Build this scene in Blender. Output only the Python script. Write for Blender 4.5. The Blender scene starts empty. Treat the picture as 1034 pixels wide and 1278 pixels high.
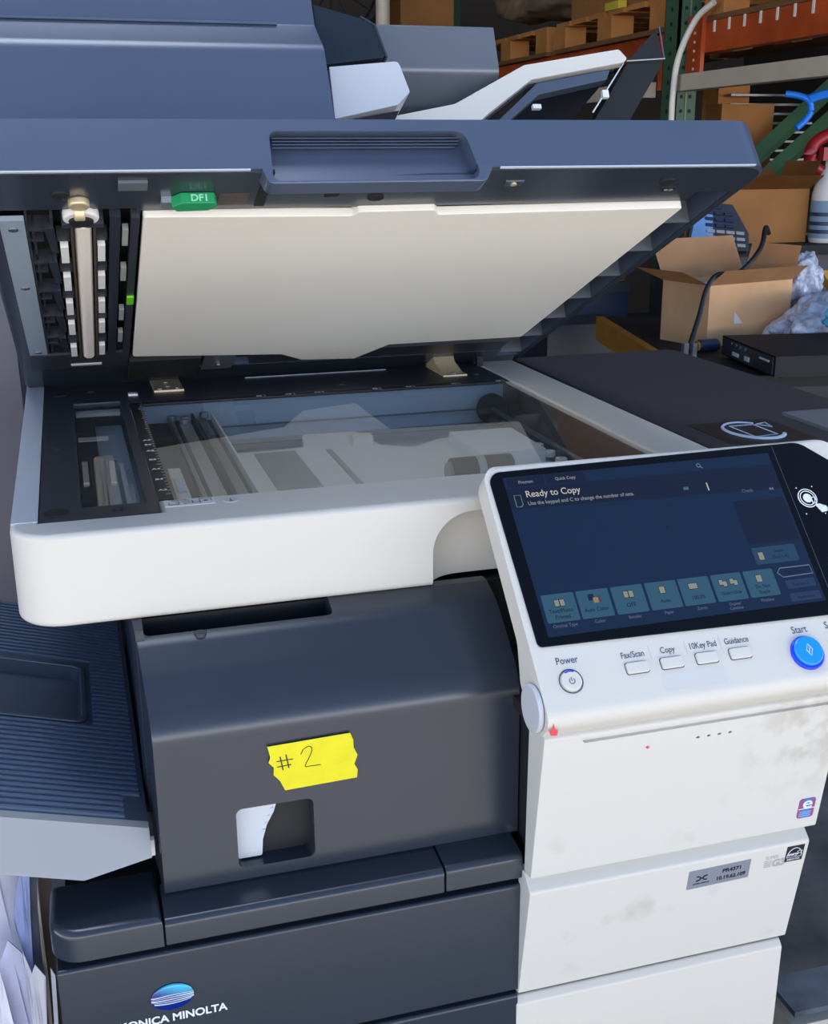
import bpy, bmesh, math, random
from mathutils import Vector, Matrix, noise
random.seed(7)
scn = bpy.context.scene
COL = scn.collection
R = math.radians

# ------------------------------------------------------------------ camera
cam_d = bpy.data.cameras.new('camera')
cam_d.sensor_fit = 'HORIZONTAL'; cam_d.sensor_width = 36.0; cam_d.lens = 36.0*1430/1034
cam_d.clip_start = .02; cam_d.clip_end = 200
cam = bpy.data.objects.new('camera', cam_d); COL.objects.link(cam)
rx = Vector((0.958092501, -0.286405713, -0.005525131))
dn = Vector((-0.090515141, -0.284381671, -0.954428664))
fw = Vector((0.271782576, 0.914931054, -0.298388000))
CAM = Vector((0.05632906, -0.80382131, 1.17488385))
m4 = Matrix((rx, -dn, -fw)).transposed().to_4x4(); m4.translation = CAM
cam.matrix_world = m4
scn.camera = cam

# ------------------------------------------------------------------ light: an open loading door behind the photographer, sky above, sunlit yard below
scn.view_settings.view_transform = 'Standard'; scn.view_settings.look = 'None'
scn.view_settings.gamma = 1.0; scn.view_settings.use_curve_mapping = False
scn.view_settings.exposure = -0.13
world = bpy.data.worlds.new('sky'); scn.world = world; world.use_nodes = True
wn, wl = world.node_tree.nodes, world.node_tree.links
wn.clear()
wo = wn.new('ShaderNodeOutputWorld'); wb = wn.new('ShaderNodeBackground')
tc = wn.new('ShaderNodeTexCoord'); sp = wn.new('ShaderNodeSeparateXYZ')
mr = wn.new('ShaderNodeMapRange'); mr.inputs['From Min'].default_value = -1; mr.inputs['From Max'].default_value = 1
rp = wn.new('ShaderNodeValToRGB')
stops = [(0.0, (.42, .39, .36)), (.45, (.9, .82, .70)), (.488, (4.0, 3.4, 2.6)), (.502, (10.5, 9.6, 8.4)), (.525, (12.0, 12.2, 13.2)),
         (.555, (4.0, 5.0, 6.6)), (.59, (1.3, 1.95, 3.2)), (.70, (.52, .80, 1.36)), (1.0, (.27, .42, .76))]
e = rp.color_ramp.elements
while len(e) > 1: e.remove(e[-1])
e[0].position = stops[0][0]; e[0].color = (*stops[0][1], 1)
for p, c in stops[1:]:
    q = e.new(p); q.color = (*c, 1)
wl.new(tc.outputs['Generated'], sp.inputs[0]); wl.new(sp.outputs['Z'], mr.inputs['Value'])
# bright patch added to the sky overhead to put highlights on upper edges
cl = wn.new('ShaderNodeVectorMath'); cl.operation = 'DOT_PRODUCT'; cl.inputs[1].default_value = Vector((-.05, .22, .97)).normalized()
cr_ = wn.new('ShaderNodeMapRange'); cr_.interpolation_type = 'SMOOTHSTEP'; cr_.inputs['From Min'].default_value = .955; cr_.inputs['From Max'].default_value = .99
cm = wn.new('ShaderNodeMix'); cm.data_type = 'RGBA'; cm.inputs['B'].default_value = (10.0, 11.5, 13.5, 1)
wl.new(tc.outputs['Generated'], cl.inputs[0]); wl.new(cl.outputs['Value'], cr_.inputs['Value']); wl.new(cr_.outputs[0], cm.inputs['Factor'])
wl.new(mr.outputs[0], rp.inputs[0]); wl.new(rp.outputs[0], cm.inputs['A']); wl.new(cm.outputs['Result'], wb.inputs['Color']); wl.new(wb.outputs[0], wo.inputs[0])
wb.inputs['Strength'].default_value = 0.72

# the sun stands high behind the building: it lights the forecourt, the copier stands in the building's shade
sun_d = bpy.data.lights.new('sun', 'SUN'); sun_d.energy = 11.5; sun_d.color = (1.0, .95, .88); sun_d.angle = R(.6)
sun = bpy.data.objects.new('sun', sun_d); COL.objects.link(sun); sun.rotation_euler = (R(-30), 0, 0)

# ------------------------------------------------------------------ materials
def lin(c):
    out = []
    for v in c:
        v /= 255.0
        out.append(v/12.92 if v <= .04045 else ((v+.055)/1.055)**2.4)
    return out
def mat(name, rgb, rough=.5, metal=0.0, var=.06, scale=8.0, bump=0.0, bscale=200.0, emit=None, spec=.5, coat=0.0, aniso=None):
    m = bpy.data.materials.new(name); m.use_nodes = True
    n, l = m.node_tree.nodes, m.node_tree.links
    b = n['Principled BSDF']
    c = lin(rgb)
    b.inputs['Roughness'].default_value = rough; b.inputs['Metallic'].default_value = metal
    b.inputs['Specular IOR Level'].default_value = spec
    b.inputs['Coat Weight'].default_value = coat
    co = n.new('ShaderNodeTexCoord')
    if var > 0:
        t = n.new('ShaderNodeTexNoise'); t.inputs['Scale'].default_value = scale; t.inputs['Detail'].default_value = 6
        r = n.new('ShaderNodeMapRange'); r.inputs['From Min'].default_value = .3; r.inputs['From Max'].default_value = .7
        r.inputs['To Min'].default_value = 1-var; r.inputs['To Max'].default_value = 1+var
        mx = n.new('ShaderNodeVectorMath'); mx.operation = 'SCALE'; mx.inputs[0].default_value = c
        l.new(co.outputs['Object'], t.inputs['Vector']); l.new(t.outputs['Fac'], r.inputs['Value']); l.new(r.outputs[0], mx.inputs['Scale'])
        l.new(mx.outputs[0], b.inputs['Base Color'])
    else:
        b.inputs['Base Color'].default_value = (*c, 1)
    if bump > 0:
        t2 = n.new('ShaderNodeTexNoise'); t2.inputs['Scale'].default_value = bscale; t2.inputs['Detail'].default_value = 3
        bp = n.new('ShaderNodeBump'); bp.inputs['Strength'].default_value = bump; bp.inputs['Distance'].default_value = .001
        l.new(co.outputs['Object'], t2.inputs['Vector']); l.new(t2.outputs['Fac'], bp.inputs['Height']); l.new(bp.outputs[0], b.inputs['Normal'])
    if emit is not None:
        b.inputs['Emission Color'].default_value = (*lin(emit[0]), 1); b.inputs['Emission Strength'].default_value = emit[1]
    return m
def glass_mat(name, tint, ior=1.5, rough=.0, body=None, bodyf=0.0):
    m = bpy.data.materials.new(name); m.use_nodes = True
    n, l = m.node_tree.nodes, m.node_tree.links
    n.clear(); o = n.new('ShaderNodeOutputMaterial')
    tr = n.new('ShaderNodeBsdfTransparent'); tr.inputs[0].default_value = (*tint, 1)
    gl = n.new('ShaderNodeBsdfGlossy'); gl.inputs['Roughness'].default_value = rough
    fr = n.new('ShaderNodeFresnel'); fr.inputs['IOR'].default_value = ior
    ge = n.new('ShaderNodeNewGeometry'); iv = n.new('ShaderNodeMath'); iv.operation = 'SUBTRACT'; iv.inputs[0].default_value = 1.0
    mu = n.new('ShaderNodeMath'); mu.operation = 'MULTIPLY'
    l.new(ge.outputs['Backfacing'], iv.inputs[1]); l.new(iv.outputs[0], mu.inputs[0]); l.new(fr.outputs[0], mu.inputs[1])
    mx = n.new('ShaderNodeMixShader'); l.new(mu.outputs[0], mx.inputs[0]); l.new(gl.outputs[0], mx.inputs[2])
    if body:
        df = n.new('ShaderNodeBsdfDiffuse'); df.inputs[0].default_value = (*lin(body), 1)
        m2 = n.new('ShaderNodeMixShader'); m2.inputs[0].default_value = bodyf
        l.new(tr.outputs[0], m2.inputs[1]); l.new(df.outputs[0], m2.inputs[2]); l.new(m2.outputs[0], mx.inputs[1])
    else:
        l.new(tr.outputs[0], mx.inputs[1])
    l.new(mx.outputs[0], o.inputs[0])
    return m
def emis(name, rgb, s=1.0):
    return mat(name, (5, 6, 8), .25, var=0, emit=(rgb, s))
M = dict(
    white=mat('white_plastic', (210, 205, 195), .42, var=.02, scale=5, bump=.05, bscale=900),
    whitedirty=None,
    grayw=mat('pale_grey_plastic', (192, 195, 200), .4, var=.02),
    dark=mat('charcoal_plastic', (46, 52, 62), .23, var=.05, scale=14, bump=.04, bscale=1500, spec=.58),
    lid=mat('slate_lid_plastic', (70, 80, 102), .30, var=.06, scale=9, bump=.06, bscale=1500, spec=.8),
    black=mat('black_plastic', (48, 51, 58), .42, var=.08),
    matte=mat('matte_black_plastic', (18, 18, 20), .7, var=.1),
    core=mat('dark_machine_core', (20, 22, 27), .6, var=.05),
    blue_tray=mat('navy_grey_tray_plastic', (72, 82, 98), .28, var=.03, spec=.8),
    grey=mat('mid_grey_plastic', (98, 103, 110), .28, var=.04, bump=.1, bscale=2500, spec=.9),
    screen_glass=mat('black_gloss_glass', (4, 5, 7), .05, var=0, spec=.28),
    mat_sheet=mat('ivory_backing_sheet', (240, 234, 222), .5, var=.015, scale=4),
    steel=mat('brushed_steel', (150, 155, 162), .32, metal=1, var=.08, scale=30),
    zinc=mat('zinc_plated_steel', (175, 180, 188), .38, metal=.8, var=.06),
    gold=mat('passivated_hinge_steel', (226, 205, 165), .35, metal=.55, var=.1),
    bluemetal=mat('bluish_chassis_steel', (188, 208, 228), .4, metal=.1, var=.05),
    brownmetal=mat('brown_grey_chassis_wall', (78, 66, 58), .4, metal=.0, var=.08),
    palecover=mat('pale_optics_cover', (228, 230, 230), .5, var=.03),
    roller=mat('white_rubber_roller', (232, 222, 210), .55, var=.02),
    pad=mat('white_roller_pad', (228, 226, 222), .5, var=.02),
    greypad=mat('grey_roller_pad', (150, 150, 148), .5, var=.02),
    green=mat('green_lever_plastic', (30, 150, 90), .4, var=.03),
    lime=mat('lime_green_clip', (110, 205, 40), .4, var=.03),
    yellow=mat('yellow_masking_tape', (226, 214, 16), .6, var=.05, scale=60, bump=.3, bscale=900),
    ink=mat('black_marker_ink', (40, 38, 20), .6, var=.1, scale=200),
    label=mat('white_label', (215, 215, 212), .45, var=.01),
    silver=mat('silver_label', (148, 154, 165), .35, metal=.3, var=.03),
    print=mat('grey_print_ink', (72, 82, 104), .6, var=0),
    blackprint=mat('black_print_ink', (22, 23, 28), .5, var=0),
    whiteprint=mat('white_print_ink', (225, 228, 232), .5, var=0),
    redprint=mat('red_print_ink', (170, 50, 50), .5, var=0),
    red=mat('red_tape_scrap', (225, 60, 70), .5, var=.05),
    badge=None,
    lever=mat('light_grey_lever', (196, 202, 208), .4, var=.02),
    cardboard=mat('cardboard', (218, 170, 122), .8, var=.08, scale=12),
    cardboard2=mat('brown_cardboard', (150, 100, 50), .8, var=.12, scale=8),
    wood=mat('pallet_wood', (176, 116, 58), .75, var=.2, scale=6),
    darkwood=mat('weathered_pallet_board', (112, 78, 44), .8, var=.2, scale=6),
    yellowwood=mat('varnished_table_edge', (190, 128, 40), .5, var=.15, scale=10),
    rackgreen=mat('green_rack_paint', (58, 92, 66), .5, var=.12, scale=10),
    orange=mat('orange_beam_paint', (172, 70, 26), .5, var=.3, scale=8),
    beige=mat('beige_painted_tube', (190, 176, 155), .5, var=.06),
    cable=mat('white_cable_sheath', (215, 210, 195), .5, var=.03),
    blackcable=mat('black_cable_rubber', (28, 28, 32), .45, var=.05),
    concrete=mat('worn_concrete', (98, 95, 93), .95, var=.45, scale=7, bump=.6, bscale=40, spec=.2),
    wall=mat('warehouse_wall_paint', (62, 54, 46), .9, var=.1, scale=2),
    ceil=mat('warehouse_ceiling', (40, 37, 34), .9, var=.1, scale=2),
    bluebtn=mat('translucent_blue_button', (15, 120, 225), .25, var=0, coat=.6, emit=((0, 150, 255), .35)),
    deepblue=mat('deep_blue_ring', (20, 60, 200), .25, var=0, emit=((10, 50, 230), .25)),
    paper=mat('off_white_paper', (205, 208, 222), .7, var=.06, scale=18),
    blueplastic=mat('bright_blue_plastic', (25, 120, 225), .4, var=.04),
    teal=mat('teal_cloth', (70, 150, 185), .8, var=.1),
    redp=mat('dark_red_plastic', (150, 25, 30), .4, var=.08),
    navy=mat('navy_plastic', (30, 45, 75), .4, var=.08),
    sheen=mat('painted_blue_sheen', (110, 150, 200), .25, var=.2, scale=10),
    wrapgrey=mat('grey_stretch_wrap', (92, 90, 100), .35, var=.1, scale=3, bump=.5, bscale=8),
    bubble=mat('bubble_wrap_film', (185, 190, 205), .3, var=.35, scale=60, bump=1.0, bscale=120, coat=.6),
    slabtop=mat('dark_mottled_slab', (104, 110, 118), .7, var=.5, scale=14),
    slabside=mat('beige_stone', (226, 216, 200), .8, var=.08),
    scale=mat('ruler_strip', (16, 17, 20), .5, var=.02),
    rubber=mat('rubber_foot', (30, 30, 34), .8, var=.05),
    silverbag=mat('crumpled_clear_wrap', (120, 105, 90), .3, var=.5, scale=9, bump=1.0, bscale=25),
)
M['glass'] = glass_mat('platen_glass_clear', (.97, .98, .98), 2.1, .0, body=(190, 200, 200), bodyf=.03)
M['smoke'] = glass_mat('smoked_plastic', (.10, .14, .19), 1.5, .08, body=(70, 85, 100), bodyf=.25)
# dirty front plastic: white with brown-grey smudges in the upper right
def dirty():
    m = mat('scuffed_white_plastic', (228, 225, 217), .45, var=0)
    n, l = m.node_tree.nodes, m.node_tree.links; b = n['Principled BSDF']
    co = n.new('ShaderNodeTexCoord')
    t = n.new('ShaderNodeTexNoise'); t.inputs['Scale'].default_value = 26; t.inputs['Detail'].default_value = 8
    l.new(co.outputs['Object'], t.inputs['Vector'])
    r = n.new('ShaderNodeMapRange'); r.inputs['From Min'].default_value = .60; r.inputs['From Max'].default_value = .78; r.inputs['To Max'].default_value = .45
    mk = n.new('ShaderNodeTexNoise'); mk.inputs['Scale'].default_value = 9; mk.inputs['Detail'].default_value = 2
    l.new(co.outputs['Object'], mk.inputs['Vector'])
    r2 = n.new('ShaderNodeMapRange'); r2.inputs['From Min'].default_value = .50; r2.inputs['From Max'].default_value = .62
    l.new(mk.outputs['Fac'], r2.inputs['Value'])
    ml = n.new('ShaderNodeMath'); ml.operation = 'MULTIPLY'; l.new(r.outputs[0], ml.inputs[0]); l.new(r2.outputs[0], ml.inputs[1]); l.new(t.outputs['Fac'], r.inputs['Value'])
    mx = n.new('ShaderNodeMix'); mx.data_type = 'RGBA'; mx.inputs['A'].default_value = (*lin((209, 206, 198)), 1); mx.inputs['B'].default_value = (*lin((140, 125, 100)), 1)
    # one old yellow-brown stain near the upper right corner of the upper cover
    ds = n.new('ShaderNodeVectorMath'); ds.operation = 'DISTANCE'; ds.inputs[1].default_value = (.575, -.13, .752); l.new(co.outputs['Object'], ds.inputs[0])
    r3 = n.new('ShaderNodeMapRange'); r3.inputs['From Min'].default_value = .075; r3.inputs['From Max'].default_value = .01; r3.inputs['To Max'].default_value = .38; l.new(ds.outputs['Value'], r3.inputs['Value'])
    t3 = n.new('ShaderNodeTexNoise'); t3.inputs['Scale'].default_value = 45; t3.inputs['Detail'].default_value = 8; l.new(co.outputs['Object'], t3.inputs['Vector'])
    r4 = n.new('ShaderNodeMapRange'); r4.inputs['From Min'].default_value = .47; r4.inputs['From Max'].default_value = .62; l.new(t3.outputs['Fac'], r4.inputs['Value'])
    m3 = n.new('ShaderNodeMath'); m3.operation = 'MULTIPLY'; l.new(r3.outputs[0], m3.inputs[0]); l.new(r4.outputs[0], m3.inputs[1])
    m4_ = n.new('ShaderNodeMath'); m4_.operation = 'MAXIMUM'; l.new(m3.outputs[0], m4_.inputs[1]); l.new(ml.outputs[0], m4_.inputs[0]); ml = m4_
    l.new(ml.outputs[0], mx.inputs['Factor']); l.new(mx.outputs['Result'], b.inputs['Base Color'])
    return m
M['whitedirty'] = dirty()

# ------------------------------------------------------------------ mesh helpers
def newbm(): return bmesh.new()
def finish(name, bm, m, parent=None, label=None, bevel=0.0, seg=3, smooth=38, mw=None, local=False):
    """link bm as one object; coordinates are world ones unless local (then in the parent's frame)"""
    if bevel > 0:
        es = [ed for ed in bm.edges if len(ed.link_faces) == 2 and ed.calc_face_angle(0) > R(28)]
        if es: bmesh.ops.bevel(bm, geom=es, offset=bevel, offset_type='OFFSET', segments=seg, profile=.5, affect='EDGES', clamp_overlap=True)
    bmesh.ops.recalc_face_normals(bm, faces=bm.faces)
    me = bpy.data.meshes.new(name); bm.to_mesh(me); bm.free()
    return link(name, me, m, parent, label, smooth, mw, local)
def link(name, me, m, parent=None, label=None, smooth=38, mw=None, local=False):
    for p in me.polygons: p.use_smooth = True
    me.set_sharp_from_angle(angle=R(smooth))
    if m is not None and not me.materials: me.materials.append(m)
    o = bpy.data.objects.new(name, me); COL.objects.link(o)
    if mw is not None: o.matrix_world = mw
    if parent is not None:
        o.parent = parent
        if not local: o.matrix_parent_inverse = WM(parent).inverted()
    if label: o['label'] = label
    return o
def WM(o):
    m = Matrix.LocRotScale(o.location, o.rotation_euler, o.scale) if True else None
    if o.parent: return WM(o.parent) @ o.matrix_parent_inverse @ m
    return m
def tag(o, label, cat, group=None, kind=None):
    o['label'] = label; o['category'] = cat
    if group: o['group'] = group
    if kind: o['kind'] = kind
    return o
def empty(name, loc, rz=0.0):
    o = bpy.data.objects.new(name, None); COL.objects.link(o); o.location = loc; o.rotation_euler = (0, 0, rz); o.empty_display_size = .05
    return o
def box(bm, x0, x1, y0, y1, z0, z1):
    v = [bm.verts.new(p) for p in ((x0,y0,z0),(x1,y0,z0),(x1,y1,z0),(x0,y1,z0),(x0,y0,z1),(x1,y0,z1),(x1,y1,z1),(x0,y1,z1))]
    for f in ((3,2,1,0),(4,5,6,7),(0,1,5,4),(1,2,6,5),(2,3,7,6),(3,0,4,7)): bm.faces.new([v[i] for i in f])
def bx(name, b, m, parent=None, bevel=.0015, label=None, local=False, seg=2):
    bm = newbm(); box(bm, *b); return finish(name, bm, m, parent, label, bevel, seg, local=local)
def fillet(poly, rad, n=6):
    """round the corners of a closed 2D polygon; rad: number or list"""
    out = []; N = len(poly)
    for i in range(N):
        r = rad[i] if isinstance(rad, (list, tuple)) else rad
        p = Vector(poly[i]); a = Vector(poly[i-1]); b = Vector(poly[(i+1) % N])
        if r <= 0: out.append(tuple(p)); continue
        d1 = (a-p); d2 = (b-p); l1, l2 = d1.length, d2.length; d1.normalize(); d2.normalize()
        ang = d1.angle(d2)
        if ang > R(176): out.append(tuple(p)); continue
        t = min(r/math.tan(ang/2), l1*.48, l2*.48); r = t*math.tan(ang/2)
        c = p+(d1+d2).normalized()*(r/math.sin(ang/2))
        s = p+d1*t; e_ = p+d2*t
        a0 = math.atan2(s.y-c.y, s.x-c.x); a1 = math.atan2(e_.y-c.y, e_.x-c.x)
        da = (a1-a0+math.pi) % (2*math.pi)-math.pi
        for k in range(n+1):
            a_ = a0+da*k/n; out.append((c.x+r*math.cos(a_), c.y+r*math.sin(a_)))
    return out
def prism(bm, poly, axis, lo, hi):
    """axis 'x': poly=(y,z); 'y': poly=(x,z); 'z': poly=(x,y)"""
    def P(q, t):
        return {'x': (t, q[0], q[1]), 'y': (q[0], t, q[1]), 'z': (q[0], q[1], t)}[axis]
    a = [bm.verts.new(P(q, lo)) for q in poly]; b = [bm.verts.new(P(q, hi)) for q in poly]
    n = len(poly)
    bm.faces.new(a); bm.faces.new(b[::-1])
    for i in range(n): bm.faces.new((a[i], a[(i+1) % n], b[(i+1) % n], b[i]))
def pr(name, poly, axis, lo, hi, m, parent=None, bevel=0.0, label=None, local=False, seg=2, rad=0, fn=6):
    bm = newbm(); prism(bm, fillet(poly, rad, fn) if rad else poly, axis, lo, hi)
    if bevel:   # bevel only the end-cap rims
        bmesh.ops.recalc_face_normals(bm, faces=bm.faces)
        caps = sorted(bm.faces, key=lambda f: -len(f.verts))[:2]
        es = set(ed for f in caps for ed in f.edges)
        bmesh.ops.bevel(bm, geom=list(es), offset=bevel, segments=seg, profile=.5, affect='EDGES', clamp_overlap=True)
    return finish(name, bm, m, parent, label, 0, local=local)
def rrect(x0, x1, y0, y1, r, n=6):
    return fillet([(x0, y0), (x1, y0), (x1, y1), (x0, y1)], r, n)
def plate_mesh(outer, holes, z0, z1, bev=0.0):
    cu = bpy.data.curves.new('tmp', 'CURVE'); cu.dimensions = '2D'; cu.fill_mode = 'BOTH'
    for pts in [outer]+holes:
        s = cu.splines.new('POLY'); s.points.add(len(pts)-1)
        for i, p in enumerate(pts): s.points[i].co = (p[0], p[1], 0, 1)
        s.use_cyclic_u = True
    cu.extrude = (z1-z0)/2-bev; cu.bevel_depth = bev; cu.bevel_resolution = 2; cu.offset = -bev
    o = bpy.data.objects.new('tmp', cu); COL.objects.link(o)
    bpy.context.view_layer.update()
    me = bpy.data.meshes.new_from_object(o.evaluated_get(bpy.context.evaluated_depsgraph_get()))
    bpy.data.objects.remove(o); bpy.data.curves.remove(cu)
    me.materials.clear()
    bm = bmesh.new(); bm.from_mesh(me); bmesh.ops.remove_doubles(bm, verts=bm.verts, dist=1e-5)
    bmesh.ops.translate(bm, verts=bm.verts, vec=(0, 0, (z0+z1)/2)); bm.to_mesh(me); bm.free()
    return me
def plate(name, outer, holes, z0, z1, m, parent=None, bev=0.0, label=None, local=False):
    return link(name, plate_mesh(outer, holes, z0, z1, bev), m, parent, label, local=local)
def cylbm(bm, c, r, h, axis='z', n=32, r2=None):
    rot = {'z': Matrix(), 'x': Matrix.Rotation(R(90), 4, 'Y'), 'y': Matrix.Rotation(R(-90), 4, 'X')}[axis]
    bmesh.ops.create_cone(bm, cap_ends=True, segments=n, radius1=r, radius2=r if r2 is None else r2, depth=h, matrix=Matrix.Translation(c) @ rot)
def cyl(name, c, r, h, m, parent=None, axis='z', bevel=0.0, n=32, label=None, local=False, r2=None, sc=None):
    bm = newbm(); cylbm(bm, (0, 0, 0), r, h, axis, n, r2)
    if sc: bmesh.ops.scale(bm, verts=bm.verts, vec=sc)
    bmesh.ops.translate(bm, verts=bm.verts, vec=c)
    return finish(name, bm, m, parent, label, bevel, 3, local=local)
def tubebm(bm, pts, r, n=10, closed=False):
    pts = [Vector(p) for p in pts]; rings = []
    up = Vector((0, 0, 1)); N = len(pts)
    for i, p in enumerate(pts):
        a = pts[i-1] if (i > 0 or closed) else pts[i]; b = pts[(i+1) % N] if (i < N-1 or closed) else pts[i]
        t = (b-a).normalized(); u = t.cross(up)
        if u.length < .05: u = t.cross(Vector((0, 1, 0)))
        u.normalize(); w = t.cross(u)
        rr = r[i] if isinstance(r, (list, tuple)) else r
        rings.append([bm.verts.new(p+(u*math.cos(2*math.pi*k/n)+w*math.sin(2*math.pi*k/n))*rr) for k in range(n)])
    for i in range(N if closed else N-1):
        A, B = rings[i], rings[(i+1) % N]
        for k in range(n): bm.faces.new((A[k], A[(k+1) % n], B[(k+1) % n], B[k]))
    if not closed: bm.faces.new(rings[0]); bm.faces.new(rings[-1][::-1])
def spline(ctrl, n=8):
    P = [Vector(c) for c in ctrl]; P = [2*P[0]-P[1]]+P+[2*P[-1]-P[-2]]; out = []
    for i in range(1, len(P)-2):
        for k in range(n):
            t = k/n; a, b, c, d = P[i-1], P[i], P[i+1], P[i+2]
            out.append(.5*((2*b)+(c-a)*t+(2*a-5*b+4*c-d)*t*t+(3*b-a-3*c+d)*t**3))
    out.append(P[-2]); return out
def tube(name, pts, r, m, parent=None, n=10, closed=False, label=None, local=False):
    bm = newbm(); tubebm(bm, pts, r, n, closed); return finish(name, bm, m, parent, label, local=local)
def boolean(o, cutters, solver='EXACT'):
    for c in cutters:
        md = o.modifiers.new('cut', 'BOOLEAN'); md.operation = 'DIFFERENCE'; md.object = c; md.solver = solver
    bpy.context.view_layer.update()
    me = bpy.data.meshes.new_from_object(o.evaluated_get(bpy.context.evaluated_depsgraph_get()))
    o.modifiers.clear(); o.data = me
    for c in cutters: bpy.data.objects.remove(c)
    for p in me.polygons: p.use_smooth = True
    me.set_sharp_from_angle(angle=R(38))
    return o
def text_mesh(s, size, sx=1.0, align='LEFT', depth=.0002, bold=0.0, shear=0.0, sp=1.0):
    cu = bpy.data.curves.new('txt', 'FONT'); cu.body = s; cu.size = size; cu.align_x = align; cu.extrude = depth; cu.offset = bold; cu.shear = shear; cu.space_character = sp
    cu.resolution_u = 4
    o = bpy.data.objects.new('txt', cu); COL.objects.link(o); bpy.context.view_layer.update()
    me = bpy.data.meshes.new_from_object(o.evaluated_get(bpy.context.evaluated_depsgraph_get()))
    bpy.data.objects.remove(o); bpy.data.curves.remove(cu); me.materials.clear()
    me.transform(Matrix.Diagonal((sx, 1, 1, 1)))
    return me
def join_meshes(lst):
    bm = bmesh.new()
    for me, mx in lst:
        t = me.copy(); t.transform(mx); bm.from_mesh(t); bpy.data.meshes.remove(t)
    me = bpy.data.meshes.new('j'); bm.to_mesh(me); bm.free(); return me
def frontM(x, y, z, tilt=0.0, rz=0.0, roll=0.0):   # text frame on a front face (faces -Y): x->X, y->Z
    return Matrix.Translation((x, y, z)) @ Matrix.Rotation(rz, 4, 'Z') @ Matrix.Rotation(R(90)+tilt, 4, 'X') @ Matrix.Rotation(roll, 4, 'Z')
def T(x, y, z=0): return Matrix.Translation((x, y, z))
def RZ(a): return Matrix.Rotation(R(a), 4, 'Z')

# ------------------------------------------------------------------ the setting
def struct(o):
    o['kind'] = 'structure'; return o
struct(bx('floor', (-4.2, 5.2, -.78, 7.4, -.15, 0), M['concrete'], bevel=0))
struct(bx('ground', (-25, 25, -30, -.78, -.16, -.004), mat('sunlit_forecourt', (172, 167, 158), .9, var=.1, scale=3), bevel=0))
struct(bx('wall_back', (-4, 6, 7.2, 7.4, 0, 4.2), M['wall'], bevel=0))
struct(bx('wall_left', (-4.2, -4, 1.2, 7.4, 0, 4.2), M['wall'], bevel=0))
struct(bx('wall_right', (5.0, 5.2, 1.2, 7.4, 0, 4.2), M['wall'], bevel=0))
struct(bx('ceiling', (-4.2, 5.2, 1.6, 7.4, 4.2, 4.4), M['ceil'], bevel=0))

# ================================================================== THE COPIER
cop = empty('office_copier', (.30, .25, 0))
tag(cop, 'large white and charcoal office copier standing on the floor with its scanner lid raised', 'copier')

# --- body core
bm = newbm()
box(bm, .012, .595, -.070, .56, .03, .632); box(bm, .086, .595, -.060, .56, .632, .775); box(bm, .086, .595, .013, .56, .775, .845)
finish('body_core', bm, M['core'], cop)
# --- lower front doors (charcoal)
def prx(name, prof, x0, x1, m, rad=0, bevel=.002, parent=cop, label=None):
    return pr(name, prof, 'x', x0, x1, m, parent, bevel, label, rad=rad)
prx('front_door', [(-.100, .5380), (-.100, .6360), (-.068, .6368), (-.068, .5380)], .006, .3505, M['dark'], rad=[.002, .003, .001, .001])
prx('front_door', [(-.100, .4000), (-.100, .5335), (-.068, .5340), (-.068, .4000)], .006, .3500, M['dark'], rad=[.002, .003, .001, .001])
for z0, z1 in ((.05, .215), (.219, .396)):
    prx('paper_drawer', [(-.100, z0), (-.100, z1), (-.068, z1), (-.068, z0)], .006, .3505, M['dark'], rad=.002)
# --- ledge: corner cap and two foot rails
bm = newbm(); prism(bm, fillet([(.0035, -.103), (.0795, -.103), (.0795, -.040), (.0035, -.040)], [.022, .0, .0, .006], 8), 'z', .6436, .667)
bmesh.ops.recalc_face_normals(bm, faces=bm.faces)
bmesh.ops.bevel(bm, geom=[ed for ed in bm.edges if all(v.co.z > .66 for v in ed.verts)], offset=.006, segments=4, profile=.5, affect='EDGES', clamp_overlap=True)
finish('corner_cap', bm, M['dark'], cop)
prx('cover_rail', [(-.103, .6436), (-.103, .6630), (-.062, .6672), (-.062, .6436)], .0808, .2870, M['dark'], rad=[.001, .006, .001, .001], bevel=.0015)
prx('cover_rail', [(-.103, .6440), (-.103, .6640), (-.062, .6690), (-.062, .6440)], .2882, .3500, M['dark'], rad=[.001, .006, .001, .001], bevel=.0015)
# --- big front cover with sloping top and a lever window
prof = [(-.0765, .6668), (-.0745, .7960), (-.0450, .8235), (-.0200, .8425), (.0010, .8498), (.012, .8498), (.012, .6668)]
cov = prx('toner_cover', prof, .0835, .3560, M['dark'], rad=[.002, .034, .08, .05, .001, .001, .001], bevel=.003)
for v in cov.data.vertices:
    if v.co.x < .1: v.co.x -= max(0, v.co.y+.0765)*.06
ct = bpy.data.objects.new('c', plate_mesh(rrect(.1378, .1945, .6775, .7260, .005), [], -.02, .02, 0)); COL.objects.link(ct)
ct.matrix_world = Matrix.Translation((0, -.0765, 0)) @ Matrix.Rotation(R(90), 4, 'X')
bm = newbm(); prism(bm, rrect(.0860, .2260, -.0170, .03, .004, 4), 'z', .8280, .87); boolean(cov, [ct, finish('c', bm, None)])
bx('cover_step', (.0860, .2270, -.0100, .010, .820, .832), M['dark'], cop, .001)
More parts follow.
